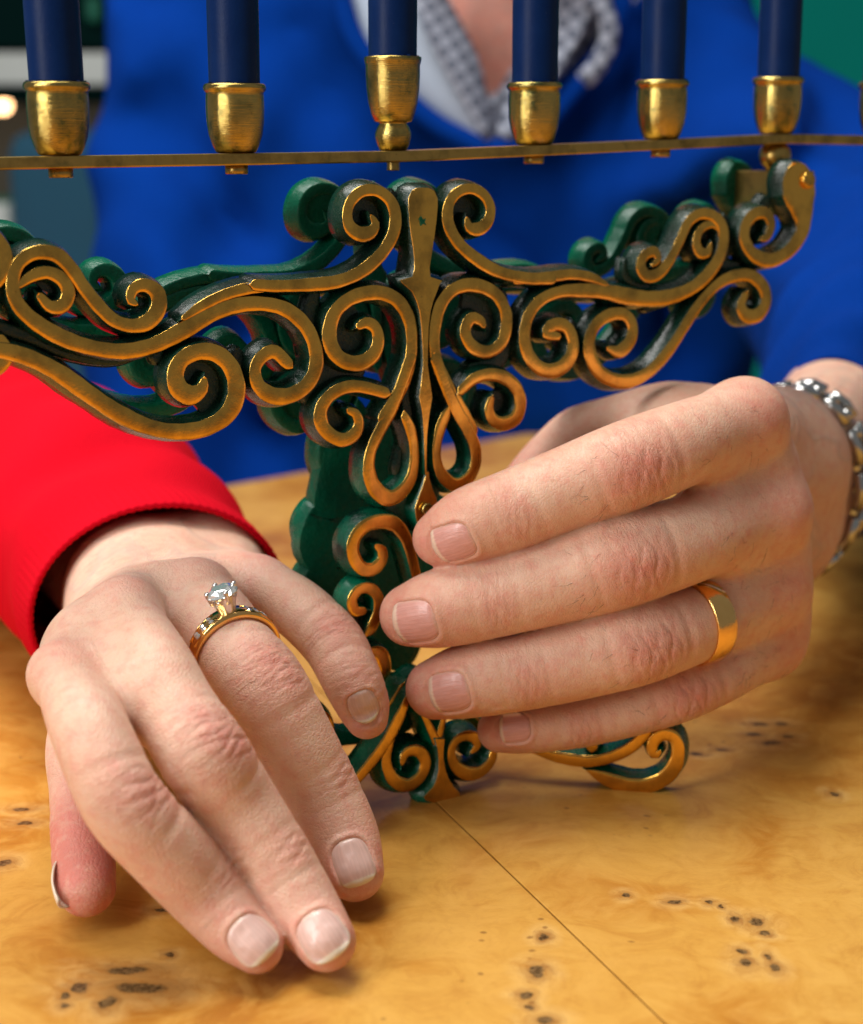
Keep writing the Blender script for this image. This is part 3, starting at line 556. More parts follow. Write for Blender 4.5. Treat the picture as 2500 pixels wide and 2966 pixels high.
def nets(F, fld):
    F = F.copy()
    for k in range(3):
        for e_ in (0, -1): F[tuple(e_ if q == k else slice(None) for q in range(3))] = np.maximum(F[tuple(e_ if q == k else slice(None) for q in range(3))], .3)
    ins = F < 0; c = np.array([(i, j, k) for i in (0, 1) for j in (0, 1) for k in (0, 1)])
    cnt = sum(ins[i:ins.shape[0]-1+i, j:ins.shape[1]-1+j, k:ins.shape[2]-1+k].astype(np.int8) for i, j, k in c)
    act = (cnt > 0) & (cnt < 8); idx = np.argwhere(act); vals = np.stack([F[idx[:, 0]+i, idx[:, 1]+j, idx[:, 2]+k] for i, j, k in c], 1)
    acc = np.zeros((len(idx), 3)); num = np.zeros(len(idx))
    for a in range(8):
        for b in range(a+1, 8):
            if np.abs(c[a]-c[b]).sum() != 1: continue
            va, vb = vals[:, a], vals[:, b]; x = (va < 0) != (vb < 0); t = np.where(x, va/np.where(x, va-vb, 1), 0)
            acc += np.where(x[:, None], c[a]+t[:, None]*(c[b]-c[a]), 0); num += x
    V = fld.lo+(idx+acc/num[:, None])*fld.h
    ID = np.full(act.shape, -1, np.int64); ID[act] = np.arange(len(idx))
    Q = []
    for ax in range(3):
        o1, o2 = (ax+1) % 3, (ax+2) % 3
        a = np.take(ins, range(ins.shape[ax]-1), ax); b = np.take(ins, range(1, ins.shape[ax]), ax); e = np.argwhere(a != b)
        e = e[(e[:, o1] > 0) & (e[:, o2] > 0) & (e[:, o1] < act.shape[o1]) & (e[:, o2] < act.shape[o2])]
        s = a[tuple(e.T)]; d1 = np.zeros(3, int); d1[o1] = 1; d2 = np.zeros(3, int); d2[o2] = 1
        q = np.stack([ID[tuple((e-d1-d2).T)], ID[tuple((e-d2).T)], ID[tuple(e.T)], ID[tuple((e-d1).T)]], 1)
        q[~s] = q[~s][:, ::-1]; Q.append(q)
    return V, np.vstack(Q)
def smoothv(V, Q, it=2, lam=.5):
    E = np.vstack([Q[:, [0, 1]], Q[:, [1, 2]], Q[:, [2, 3]], Q[:, [3, 0]]])
    for _ in range(it):
        A = np.zeros_like(V); n = np.zeros(len(V))
        for k in range(3): A[:, k] = np.bincount(E[:, 0], V[E[:, 1], k], len(V))+np.bincount(E[:, 1], V[E[:, 0], k], len(V))
        n = np.bincount(E[:, 0], minlength=len(V))+np.bincount(E[:, 1], minlength=len(V))
        V = V+lam*(A/np.maximum(n, 1)[:, None]-V)*(n > 0)[:, None]
    return V
class Hand:
    def __init__(s, lo, hi, h=.6): s.f = Field(lo, hi, h); s.fing = []; s.palm = s.f.new(); s.red = []
    def finger(s, pts, dorsal, joints, k=7., nail=None):
        P = np.array([p for p, r in pts]); R = np.array([r for p, r in pts])
        D = resample(catmull(np.c_[P, R], 8), 1.5, 3)
        F = s.f.new(); s.f.chain(F, D[:, :3], D[:, 3])
        s.fing.append(dict(D=D, F=F, dors=np.asarray(dorsal, float), P=P, R=R, joints=joints, nail=nail, k=k))
    def build(s, name, mats, parent, palm_extra=()):
        palm = s.palm; tot = s.f.new()
        for a in palm_extra: palm = smin(palm, a, 9.)
        tot = palm.copy()
        for f in s.fing: tot = smin(tot, smin(f['F'], palm, f['k']), 1.2)
        s.F = tot
        V, Q = nets(tot, s.f); V = smoothv(V, Q, 2, .5)
        nrm = grad(tot, s.f, V, .9)
        red = np.zeros(len(V)); crease = np.zeros((len(V), 3)); best = np.full(len(V), 1e9)
        disp = np.zeros(len(V))
        for f in s.fing:
            D = f['D']; P3 = D[:, :3]; L = np.r_[0, np.cumsum(np.linalg.norm(np.diff(P3, axis=0), axis=1))]
            T = np.gradient(P3, axis=0); T /= np.linalg.norm(T, axis=1)[:, None]
            dd = np.full(len(V), 1e9); ii = np.zeros(len(V), int)
            for j in range(len(D)):
                d = np.linalg.norm(V-P3[j], axis=1)-D[j, 3]; m = d < dd; dd[m] = d[m]; ii[m] = j
            on = dd < best; best = np.minimum(best, dd)
            t = T[ii]; off = V-P3[ii]; u = L[ii]+np.sum(off*t, 1); n = f['dors']-t*np.sum(f['dors']*t, 1)[:, None]; n /= np.linalg.norm(n, axis=1)[:, None]; l = np.cross(t, n)
            wv = np.sum(off*n, 1)/D[ii, 3]; vv = np.sum(off*l, 1)
            cu = np.full(len(V), 30.); cm = np.zeros(len(V)); rr = np.zeros(len(V))
            for (pi, amp, sig) in f['joints']:
                uj = L[np.argmin(np.linalg.norm(P3-f['P'][pi], axis=1))]
                x = u-uj; m = np.abs(x) < np.abs(cu); cu = np.where(m, x+17.3*pi, cu)
                g = np.exp(-(x/sig)**2)*np.clip((wv+.1)/.6, 0, 1); cm = np.maximum(cm, g*amp); rr = np.maximum(rr, np.exp(-(x/(sig*1.15))**2)*np.clip((wv-.35)/.5, 0, 1)*.62*amp*np.exp(-(vv/5.5)**2))
                # soft pad of loose skin over the joint
                disp += np.where(on & (dd < 3), .35*amp*np.exp(-(x/(sig*.8))**2)*np.clip(wv, 0, 1)**2 - (.34*amp*np.exp(-(vv/6.5)**2)*sum(np.exp(-((x-o_*sig/6.-.55*np.sin(vv*.7+o_*2+pi))/.42)**2)*h_ for o_, h_ in ((-3.4, .7), (-1.3, 1.), (.6, .8), (2.7, .9), (4.6, .5)))*np.clip(wv*1.3-.2, 0, 1)) - .30*amp*(np.exp(-((x-sig*1.2)/1.0)**2)+np.exp(-((x+sig*1.2)/1.0)**2))*np.clip(wv, 0, 1), 0)
            tip = np.exp(-np.maximum(u, 0)/9.)*.5; rr = np.maximum(rr, tip)
            crease[on] = np.c_[cu, vv, np.clip(cm, .12, 1)][on]; red[on] = rr[on]
        for p, amp, sg in s.red: red = np.maximum(red, amp*np.exp(-np.sum((V-p)**2, 1)/sg**2))
        far = best > 6; crease[far, 2] *= .3
        V = V+nrm*disp[:, None]
        # nails: cuticle ridge and bed in the skin, plus a plate
        s.nails = []
        for f in s.fing:
            if not f['nail']: continue
            (npx, npy), hl, hw, tilt = f['nail']; dn = .35 if tilt == 1 else .6; thumb = tilt == 3; d = unit(ray(npx, npy)); tt = np.arange(250., 520., .25); S_ = sample(tot, s.f, CO+d*tt[:, None]); c = CO+d*tt[np.argmax(S_ < 0)]
            n = grad(tot, s.f, c[None], 1.5)[0]
            ax = unit(f['D'][0, :3]-f['D'][min(8, len(f['D'])-1), :3]); n0 = unit(f['dors']-ax*np.dot(f['dors'], ax)); n = unit(np.array([-1, .0, .12])) if thumb else unit(n)
            a = unit(ax-n*np.dot(ax, n)); l = np.cross(n, a)
            def surf(x, y):
                st = c+a*x[:, None]+l*y[:, None]+n*5
                lo_ = np.zeros(len(x)); hit = np.full(len(x), 9.)
                for q in np.arange(0, 11, .2):
                    v = sample(tot, s.f, st-n*q); hit = np.where((v < 0) & (hit > 8.99), q, hit)
                hit = np.where(hit > 8.9, 6.8, hit); return st-n*np.minimum(hit, 6.8)[:, None]
            N = 15; ga, gb = np.meshgrid(np.linspace(-1, 1, N), np.linspace(-1, 1, N), indexing='ij'); ga = ga.ravel(); gb = gb.ravel()
            wf = np.where(ga < 0, (1-np.abs(ga)**3.2*.75)**.5, (1-np.abs(ga)**4*dn)**.5)
            x = ga*hl; x = x+np.where(ga < 0, 0, -.10*hl*gb**2*ga); y = gb*hw*wf
            B = surf(x, y)
            e = np.maximum(np.abs(ga), np.abs(gb)); lift = .30*(1-gb**2)*1.0+.10; lift = np.where(ga > .85, lift+.15, lift); lift = np.where(e > .99, lift-.25*(ga < .9), lift)
            # flatten along the finger: nails are straight lengthwise
            lift = lift*(.35 if thumb else 1); Vn = B+n*lift[:, None]
            low = B-n*(.12 if thumb else .5)
            K = N*N; Fq = []
            for i in range(N-1):
                for j in range(N-1): q = i*N+j; Fq.append((q, q+N, q+N+1, q+1))
            rim = [i*N for i in range(N)]+[(N-1)*N+j for j in range(1, N)]+[i*N+N-1 for i in range(N-2, -1, -1)]+[j for j in range(N-2, 0, -1)]
            Vall = np.vstack([Vn, low[rim]]); rid = {v: K+i for i, v in enumerate(rim)}
            for i, v in enumerate(rim): w_ = rim[(i+1) % len(rim)]; Fq.append((v, w_, rid[w_], rid[v]))
            at = np.c_[ga, gb, e]; at = np.vstack([at, at[rim]])
            s.nails.append((Vall, Fq, at))
            # skin response near the nail
            q = V-c; xa = q@a; yb = q@l; zn = q@n; near = (np.abs(xa) < hl*2) & (np.abs(yb) < hw*1.7) & (zn > -5)
            rho = (np.abs(np.minimum(xa, 0)/hl)**3+np.abs(np.maximum(xa, 0)/(hl*1.35))**3+np.abs(yb/hw)**3)**(1/3.)
            V = V+n*np.where(near & (not thumb), -.45*np.clip((1.0-rho)/.12, 0, 1)+.42*np.exp(-((rho-1.13)/.12)**2)*np.where(xa < hl*.75, 1, .2), 0)[:, None]
        o = mesh(name, V, Q, mats, parent, attrs=dict(red=red, crease=crease))
        return o
def mmr(rpx, p): return rpx*depth(p)/FPX
# ------------------------------------------------------------------ the man's left hand and forearm
cE = Crop(1100, 1000, 1.26); cF = Crop(0, 1400, 1.395)
man = empty('person', (40, 985, -20), 'person in a blue v-neck sweater behind the table, holding the stem of the menorah', 'person')
def mE(L): return [(PY(*cE(x, y), Y), mmr(r*1.03/1.26, PY(*cE(x, y), Y))) for x, y, Y, r in L]
hm = Hand((-30, 325, -8), (190, 600, 125), .52)
dm_ = np.array([.05, -1, .02])
mf = {
 'index': [(222, 705, 357, 100), (330, 655, 355, 134), (480, 602, 355, 143), (680, 522, 356, 147), (900, 440, 357, 159), (1120, 355, 365, 150), (1330, 275, 379, 130)],
 'middle': [(114, 985, 356, 112), (230, 958, 354, 141), (420, 915, 354, 147), (650, 855, 355, 156), (890, 782, 356, 168), (1150, 700, 365, 156), (1415, 605, 381, 134)],
 'ring': [(205, 1255, 357, 108), (330, 1222, 355, 134), (520, 1190, 355, 139), (740, 1140, 356, 146), (950, 1080, 358, 153), (1180, 1000, 368, 138), (1420, 885, 385, 124)],
 'pinky': [(437, 1405, 362, 79), (530, 1398, 361, 89), (720, 1373, 362, 94), (920, 1322, 364, 101), (1100, 1262, 367, 107), (1270, 1180, 375, 108), (1415, 1085, 388, 106)]}
nl = {'index': ((268, 728), 5.0, 4.7), 'middle': ((126, 1016), 5.4, 5.2), 'ring': ((254, 1272), 4.8, 4.9), 'pinky': ((494, 1398), 3.7, 3.5)}
for k in mf:
    (nx, ny), a_, b_ = nl[k]
    hm.finger(mE(mf[k]), dm_, [(2, .55, 4.0), (4, 1.0, 6.5)], 8., (cE(nx, ny), a_, b_, 1))
hm.finger(mE([(545, 500, 418, 92), (620, 420, 420, 98), (730, 335, 420, 108), (860, 305, 416, 112), (1000, 310, 411, 122), (1160, 330, 412, 150)]), [.2, -.3, 1], [(2, .15, 5.)], 10.)
# metacarpals and wrist
W = PY(2268, 1430, 450.); ELB = np.array([205., 665., 72.]); fa = unit(ELB-W)
for (x, y, Y, r), (qx, qy, qY, qr) in zip([mf[k][-1] for k in mf], [(2235, 1290, 441, 12.5), (2265, 1375, 442, 13), (2275, 1460, 443, 12.5), (2260, 1545, 441, 11.5)]):
    a = PY(*cE(x, y), Y); b = PY(qx, qy, qY); r0 = mmr(r/1.26, a)
    g = hm.f.new(); hm.f.chain(g, np.array([a, (a+b)/2+np.array([-2, 1.5, 0]), b]), np.array([r0*1.0, r0*.95, qr])); hm.palm = smin(hm.palm, g, 5.)
    hm.red.append((a+np.array([4, -8, 3]), .5, 9.))
for pts in ([(2230, 1290, 443, 13), (2230, 1400, 437, 14), (2230, 1540, 437, 12)], [(1940, 1255, 415, 12), (2150, 1300, 425, 15), (2250, 1330, 440, 16)]):
    P = np.array([PY(x, y, Y) for x, y, Y, r in pts]); g = hm.f.new(); hm.f.chain(g, P, np.array([p[3] for p in pts])); hm.palm = smin(hm.palm, g, 9.)
up = unit(np.array([0.05, 0, 1.])); 
for dz in (-9.5, 8.5):
    g = hm.f.new(); hm.f.chain(g, np.array([W+up*dz+fa*-6, W+up*dz*1.0+fa*12, W+up*dz*1.1+fa*60, W+up*dz*1.2+fa*150]), np.array([15, 15.5, 18.5, 26.])); hm.palm = smin(hm.palm, g, 9.)
ks = list(mf)
for a, b in zip(ks[:-1], ks[1:]):
    m = []
    for i in (-1, -2):
        (x0, y0, Y0, r0), (x1, y1, Y1, r1) = mf[a][i], mf[b][i]; m.append(PY(*cE((x0+x1)/2, (y0+y1)/2), (Y0+Y1)/2+3))
    g = hm.f.new(); hm.f.chain(g, np.array([m[0], m[0]*.35+m[1]*.65]), np.array([9.5, 6.5])); hm.palm = smin(hm.palm, g, 5.)
hm.build('body', M_skin_man, man)
body_m = bpy.data.objects['body']
hv = []; hf = []
rsn = np.random.RandomState(11)
for f in hm.fing[:4]:
    D = f['D']; nD = len(D)
    for q in range(34):
        i = int(nD*rsn.choice([rsn.uniform(.40, .58), rsn.uniform(.72, .97)])); p = D[i, :3]; t = unit(D[min(i+2, nD-1), :3]-D[i-2, :3]); n = unit(f['dors']-t*np.dot(f['dors'], t)); l = np.cross(t, n)
        a = rsn.uniform(-.9, .9); er = n*math.cos(a)+l*math.sin(a); tt = np.arange(0, 14, .1); vals = sample(hm.F, hm.f, p+er*tt[:, None]); r0 = tt[np.argmax(vals > 0)]
        ln_ = rsn.uniform(2.5, 5.5); d = unit(-t*rsn.uniform(.3, 1)+l*rsn.uniform(-.9, .9)); side_ = np.cross(d, er)
        pts = [p+er*(r0-.2+.55*math.sin(u*2.2))+d*ln_*u+side_*rsn.uniform(-.1, .1)+side_*.9*u*u*rsn.choice([-1, 1]) for u in np.linspace(0, 1, 6)]
        for j, c_2 in enumerate(pts):
            rr_ = .045*(1-.8*j/5.)
            for k in range(3): b_ = 2.094*k; hv.append(c_2+side_*math.cos(b_)*rr_+er*math.sin(b_)*rr_)
        o_ = len(hv)-18
        for j in range(5):
            for k in range(3): hf.append((o_+j*3+k, o_+j*3+(k+1) % 3, o_+j*3+3+(k+1) % 3, o_+j*3+3+k))
M_hair = plain('brown_hair', (.10, .055, .03), .5)
tag(mesh('hand_hair', hv, hf, M_hair, body_m), kind='stuff')
for Vn, Fn, an in hm.nails: fixn(mesh('fingernail', Vn, Fn, M_nail_man, body_m, attrs=dict(nail=an)))
# ------------------------------------------------------------------ the woman's left hand
wom = empty('person', (-80, 470, 2), 'person in a red sleeve resting a ringed hand on the table', 'person')
def mF(L): return [(PZ(*cF(x, y), z), mmr(r*1.02/1.395, PZ(*cF(x, y), z))) for x, y, z, r in L]
hw = Hand((-118, 255, -4), (10, 500, 88), .5)
wf_ = {
 'index': [(1038, 1872, 7.5, 106), (945, 1790, 10, 130), (820, 1642, 16, 153), (672, 1480, 25, 163), (512, 1310, 34, 164), (425, 1140, 41, 160), (345, 960, 47, 150), (252, 775, 50, 112)],
 'middle': [(1318, 1850, 7.5, 120), (1232, 1725, 11, 142), (1110, 1525, 19, 153), (956, 1302, 29, 168), (818, 1090, 40, 178), (710, 920, 46, 166), (615, 740, 52, 160), (505, 530, 56, 128)],
 'ring': [(1434, 1570, 8, 117), (1388, 1430, 13, 142), (1294, 1235, 22, 152), (1174, 1025, 33, 166), (1056, 825, 43, 178), (940, 680, 48, 170), (868, 560, 51, 158), (800, 455, 53, 128)],
 'pinky': [(1481, 945, 27, 87), (1463, 885, 30, 108), (1425, 800, 35, 118), (1352, 655, 41, 124), (1250, 545, 46, 122), (1150, 470, 49, 118), (1040, 420, 50, 108)]}
wn = {'index': ((1020, 1838), 4.3, 4.2), 'middle': ((1300, 1822), 4.6, 4.4), 'ring': ((1427, 1526), 4.7, 4.1), 'pinky': ((1470, 902), 3.8, 3.4)}
for k in wf_:
    (nx, ny), a_, b_ = wn[k]
    hw.finger(mF(wf_[k]), [0, -.15, 1] if k != 'pinky' else [.1, -.6, 1], [(2, .55, 3.8), (4 if k != 'pinky' else 3, 1.0, 5.5)], 6., (cF(nx, ny), a_, b_, 2))
hw.finger(mF([(350, 1632, 8.6, 116), (338, 1530, 10, 124), (322, 1400, 14, 114), (300, 1240, 19, 98), (300, 1050, 26, 110), (380, 800, 30, 120)]), [-1, .2, .15], [(2, .5, 4.)], 7.)
cuffc = np.array(PY(*cF(650, 500), 402.)); FAR = np.array(PY(30, 1360, 545.)); wax_ = unit(FAR-cuffc)
for (x, y, z, r), (qx, qy, qz, qr) in zip([wf_[k][-1] for k in wf_], [(470, 430, 43, 11), (590, 370, 46, 12), (720, 330, 45, 12), (850, 330, 41, 11)]):
    a = PZ(*cF(x, y), z); b = PZ(*cF(qx, qy), qz); r0 = mmr(r/1.395, a)
    g = hw.f.new(); hw.f.chain(g, np.array([a, (a+b)/2, b]), np.array([r0, r0*.98, qr])); hw.palm = smin(hw.palm, g, 9.)
    hw.red.append((a+np.array([0, -3, 8]), .4, 7.))
g = hw.f.new(); hw.f.chain(g, np.array([PZ(*cF(380, 800), 30), PZ(*cF(500, 560), 34), PZ(*cF(640, 400), 38)]), np.array([10., 12, 14])); hw.palm = smin(hw.palm, g, 8.)
WR = PZ(*cF(655, 330), 44)
side = unit(np.cross(wax_, [0, 0, 1]))
for ds in (-10.5, 10):
    g = hw.f.new(); hw.f.chain(g, np.array([WR+side*ds-wax_*8, PY(*cF(620, 440), 412)+side*ds*.75, PY(225, 1490, 470)+side*ds*.7, PY(60, 1410, 520)+side*ds]), np.array([13.5, 14., 15.5, 18.])); hw.palm = smin(hw.palm, g, 9.)
ks = list(wf_)
for a, b in zip(ks[:-1], ks[1:]):
    m = []
    for i in (-1, -2, -3):
        (x0, y0, z0, r0), (x1, y1, z1, r1) = wf_[a][i], wf_[b][i]; m.append(PZ(*cF((x0+x1)/2, (y0+y1)/2), (z0+z1)/2-(1.8 if a == 'index' else 3.5)))
    e_ = m[1]*.6+m[2]*.4 if a == 'index' else m[0]*.45+m[1]*.55
    g = hw.f.new(); hw.f.chain(g, np.array([m[0], m[0]*.4+m[1]*.6 if a == 'index' else m[0]*.7+m[1]*.3, e_]), np.array([8.6, 7.4, 5.5] if a == 'index' else [8.0, 7.0, 6.0])); hw.palm = smin(hw.palm, g, 5.)
hw.red.append((PZ(*cF(330, 1560), 10), 1.35, 17.))  # thumb's own redness, deepened in colour for the shade under the hand
body_w = hw.build('body', M_skin_woman, wom)
for Vn, Fn, an in hw.nails: fixn(mesh('fingernail', Vn, Fn, M_nail_woman, body_w, attrs=dict(nail=an)))

tn = [PZ(*cF(x, y), z) for x, y, z in ((248, 1538, 9.6), (242, 1565, 9.5), (235, 1605, 9.2), (232, 1645, 8.8), (237, 1682, 8.2), (246, 1708, 7.6))]
def plate(P, half, th):
    V = []; F = []; n = 9
    for i, p in enumerate(P):
        h_ = half*(.45+.55*math.sin(math.pi*(i+.6)/(len(P)+.2))); t = unit(P[min(i+1, len(P)-1)]-P[max(i-1, 0)]); x = unit(np.cross(t, [0, -1, .25])); x = x if x[0] < 0 else -x; y = np.cross(t, x)
        for sd_ in (0, 1):
            for k in range(n):
                a = -1+2*k/(n-1.); V.append(p+y*a*h_+x*(th*(1-sd_)-.9*a*a))
    N2 = 2*n
    for i in range(len(P)-1):
        for k in range(N2):
            a, b = (k, k+1) if k not in (n-1, N2-1) else ((n-1, N2-1) if k == n-1 else (n, 0))
            if k >= n and k < N2-1: a, b = k+1, k
            F.append((i*N2+a, i*N2+b, (i+1)*N2+b, (i+1)*N2+a))
    for i in (0, len(P)-1):
        for k in range(n-1): F.append((i*N2+k, i*N2+k+1, i*N2+n+k+1, i*N2+n+k))
    return V, F
tnv, tnf = plate(resample(catmull(np.array(tn), 6), .8, 3), 3.2, .45)
fixn(mesh('fingernail', tnv, tnf, M_nail_woman, body_w, attrs=dict(nail=np.tile([.9, 0, .5], (len(tnv), 1)))))

# ------------------------------------------------------------------ sleeves
def sleeve(name, path, radii, m, parent, xdir, ribs=0, seed=0, thick=1.6, fold=1.2, n=96, flatv=1.0, rib_len=14):
    """hollow tube along path [(p)], radii [(rx,rz)], outer + inner wall, rounded cuff lip"""
    P = resample(catmull(np.array([np.r_[p, r] for p, r in zip(path, radii)]), 10), 1.6, 3)
    T = np.gradient(P[:, :3], axis=0); T /= np.linalg.norm(T, axis=1)[:, None]
    V = []; F = []; rs = np.random.RandomState(seed); ph = rs.rand(8)*6.28
    L = np.arange(len(P))*1.6
    def ring(i, dr, back=0):
        t = T[i]; x = unit(np.asarray(xdir)-t*np.dot(xdir, t)); y = np.cross(t, x); out = []
        for k in range(n):
            a = 2*math.pi*k/n; f = fold*min(1, L[i]/25)*(math.sin(3*a+L[i]*.10+ph[0])*.6+math.sin(2*a-L[i]*.17+ph[1])*.7+math.sin(5*a+L[i]*.05+ph[2])*.35+math.sin(L[i]*.12+2*a+ph[3])*.3)
            rb = .20*math.cos(ribs*a)*(1 if L[i] < rib_len else 0) if ribs else 0
            out.append(P[i, :3]+x*math.cos(a)*(P[i, 3]+dr+f+rb)+y*math.sin(a)*(P[i, 4]+dr+f+rb)-t*back)
        return out
    seq = [(i, -thick, 0) for i in range(min(len(P)-1, 28), 0, -1)]+[(0, -thick, 0), (0, -thick*.8, .5), (0, -thick*.4, .8), (0, 0, .5)]+[(i, 0, 0) for i in range(0, len(P))]
    for i, dr, b in seq: V += ring(i, dr, b)
    for j in range(len(seq)-1):
        for k in range(n): a = j*n+k; b = j*n+(k+1) % n; F.append((a, b, b+n, a+n))
    F.append(tuple(range((len(seq)-1)*n, len(seq)*n)))
    o = mesh(name, V, F, m, parent); fixn(o); return o
cc = PY(*cF(650, 505), 400.)
sleeve('red_sleeve', [cc, cc+(PY(250, 1500, 470)-cc)*.55, PY(235, 1480, 470), PY(0, 1385, 530), PY(-330, 1230, 650)], [(34, 28.5), (36, 31), (38, 34), (41, 37), (50, 46)], M_red, wom, unit(PZ(*cF(1110, 320), 32)-PZ(*cF(190, 680), 32)), ribs=90, seed=4, fold=1.5, n=256)

# ------------------------------------------------------------------ the man's torso, neck, shirt and sweater (all soft in the background)
tf = Field((-300, 560, -160), (420, 1140, 480), 5.0, 90.)
def torso_field(grow):
    F = tf.new()
    g = tf.new(); tf.chain(g, np.array([[-50, 985, -160], [-55, 985, 60], [-60, 985, 220.]]), np.array([100, 104, 100.])+grow)
    k = tf.new(); tf.chain(k, np.array([[90, 990, -160], [92, 985, 60], [88, 985, 210.]]), np.array([100, 102, 92.])+grow); g = smin(g, k, 60.)
    k = tf.new(); tf.chain(k, np.array([[-110, 1000, 275], [40, 1015, 330], [110, 1000, 258.]]), np.array([56, 60, 50.])+grow); return smin(g, k, 70.)
XX, YY, ZZ = np.meshgrid(*tf.ax, indexing='ij')
swt = torso_field(0)
k = tf.new(); tf.chain(k, np.array([[-118, 985, 285], [-135, 900, 60], [-125, 870, -40.]]), np.array([58, 54, 50.])); swt = smin(swt, k, 22.)
k = tf.new(); tf.chain(k, np.array([[-125, 870, -40], [-60, 905, -60], [60, 905, -60.]]), np.array([50, 45, 40.])); swt = smin(swt, k, 22.)
SH = np.array([124., 990, 215]); EL = np.array([214., 715, 78])
k = tf.new(); tf.chain(k, np.array([SH, (SH+EL)/2+np.array([20, 10, -10]), EL]), np.array([54, 58, 56.])); swt = smin(swt, k, 26.)
cuffm = W+fa*58
k = tf.new(); tf.chain(k, np.array([EL, (EL+cuffm)/2+fa*30+np.array([0, 0, 4])]), np.array([56., 50])); swt = smin(swt, k, 30.)
def folds(X, Y, Z): return 8.0*np.sin((X*.045+Z*.030)+1.6*np.sin(Z*.012+X*.01)+.4)*np.sin(Z*.011-X*.006+1.2)+3.0*np.sin(X*.085-Z*.040+Y*.03+2*np.sin(Z*.02))+2.2*np.sin((X+Y)*.11+Z*.09)*np.sin(Z*.017+.3)
swt = swt+folds(XX, YY, ZZ)
CR = [([(380, -40), (430, 120), (520, 330), (640, 560), (700, 700)], 7, 9), ([(500, -20), (560, 200), (610, 420)], 4, 10), ([(400, 330), (520, 520), (640, 760), (760, 900)], 6, 10), ([(860, 100), (930, 240), (1050, 380)], 5, 9), ([(640, 1000), (690, 1250), (700, 1450)], 14, 12),
      ([(1790, 100), (1700, 330), (1640, 560), (1610, 800)], 6, 12), ([(1960, -40), (1900, 200), (1820, 420)], 5, 9), ([(2030, 560), (1960, 800), (1950, 1000)], 12, 12), ([(2300, 380), (2200, 470), (2120, 600)], 7, 9), ([(1350, 520), (1340, 800), (1360, 1000)], 4, 16), ([(1100, 560), (1160, 800)], 4, 14)]
for pts, A_, w_ in CR:
    Pc = catmull(np.array([PY(x, y, 885)[[0, 2]] for x, y in pts]), 6); d2 = np.full(XX.shape[:1]+XX.shape[2:], 1e9); X2 = XX[:, 0, :]; Z2 = ZZ[:, 0, :]
    for q in Pc: d2 = np.minimum(d2, (X2-q[0])**2+(Z2-q[1])**2)
    A_ *= 1.5; w_ *= 1.55
    swt = swt+(A_*np.exp(-d2/w_**2)-A_*.45*np.exp(-(np.sqrt(d2)-2.0*w_)**2/w_**2))[:, None, :]*(YY < 990)
# the arm that reaches forward: creases running round the sleeve
arm_d = unit(EL-SH)
swt = swt + 4.0*np.exp(-((np.sin((XX*.6+YY*.35+ZZ*.5)*.055+1.5*np.sin(ZZ*.02)))/.35)**2)*np.clip((XX-150)/50, 0, 1)
# v-neck
vb = PY(1425, 425, 870); vl = PY(985, -60, 870); vr = PY(1790, 60, 870)
def vneck(X, Z):
    dl = unit(np.array([vl[0]-vb[0], vl[2]-vb[2]])); dr_ = unit(np.array([vr[0]-vb[0], vr[2]-vb[2]]))
    a = (X-vb[0])*dl[1]-(Z-vb[2])*dl[0]; b = -((X-vb[0])*dr_[1]-(Z-vb[2])*dr_[0])
    return np.maximum(-a, -b)
vn = vneck(XX, ZZ); cut = np.maximum(vn, YY-985)
inner = torso_field(-26)
swt = np.maximum(swt, -np.maximum(cut, -inner-0.))
sv, sq = nets(swt, tf); sv = smoothv(sv, sq, 2)
mesh('blue_sweater', sv, sq, M_blue, man)
# knit collar band along the V
def strip(name, pts, r1, r2, m, parent, n=10):
    P = resample(catmull(np.array(pts), 10), 4, 3); T = np.gradient(P, axis=0); T /= np.linalg.norm(T, axis=1)[:, None]; V = []; F = []
    for p, t in zip(P, T):
        y = unit(np.array([0, -1, .2])-t*np.dot([0, -1, .2], t)); x = np.cross(t, y)
        for k in range(n): a = 2*math.pi*k/n; V.append(p+x*math.cos(a)*r1+y*math.sin(a)*r2)
    for j in range(len(P)-1):
        for k in range(n): a = j*n+k; b = j*n+(k+1) % n; F.append((a, b, b+n, a+n))
    F += [tuple(range(n)), tuple((len(P)-1)*n+i for i in range(n))]
    return fixn(mesh(name, V, F, m, parent))
# shirt
Ms = Mat('plaid_shirt'); c_ = Ms.coord(rot=(0, .6, 0))
ck = Ms.n('TexChecker', Vector=c_, Scale=170).outputs['Fac']
wa = Ms.n('TexWave', dict(bands_direction='X'), Vector=c_, Scale=42, Distortion=.6).outputs['Fac']; wb = Ms.n('TexWave', dict(bands_direction='Z'), Vector=c_, Scale=42, Distortion=.4).outputs['Fac']
Ms.set(Base_Color=Ms.mix(Ms.ramp(Ms.math('ADD', Ms.math('MULTIPLY', wa, .5), Ms.math('MULTIPLY', wb, .5)), [(.42, 0), (.62, 1)]), (.085, .10, .14), (.30, .33, .40)), Roughness=.9); M_shirt = Ms.m
M_white = plain('white_cotton', (.33, .40, .50), .9)
sh = torso_field(-12); shn = np.maximum(sh, np.maximum(vn-14, -(ZZ-60)))
nk = tf.new(); tf.chain(nk, np.array([[60, 985, 230], [58, 970, 330], [60, 960, 470.]]), np.array([66., 58, 58]))
jw = tf.new(); tf.chain(jw, np.array([[42, 866, 318], [56, 935, 420.]]), np.array([50., 72])); nk = smin(nk, jw, 30.)  # unseen jaw above the frame, added and set forward to shade the neck
op = tf.new(); oc = PY(1425, 120, 900)
opn = np.maximum(np.abs(XX-oc[0])*.9-(ZZ-PY(1440, 300, 900)[2])*.55, YY-1000)      # open neck of the shirt
skin_t = smin(torso_field(-20), nk, 26.); skin_t = np.maximum(skin_t, np.maximum(vn-20, -(ZZ-80)))
shn = np.maximum(shn, -opn)
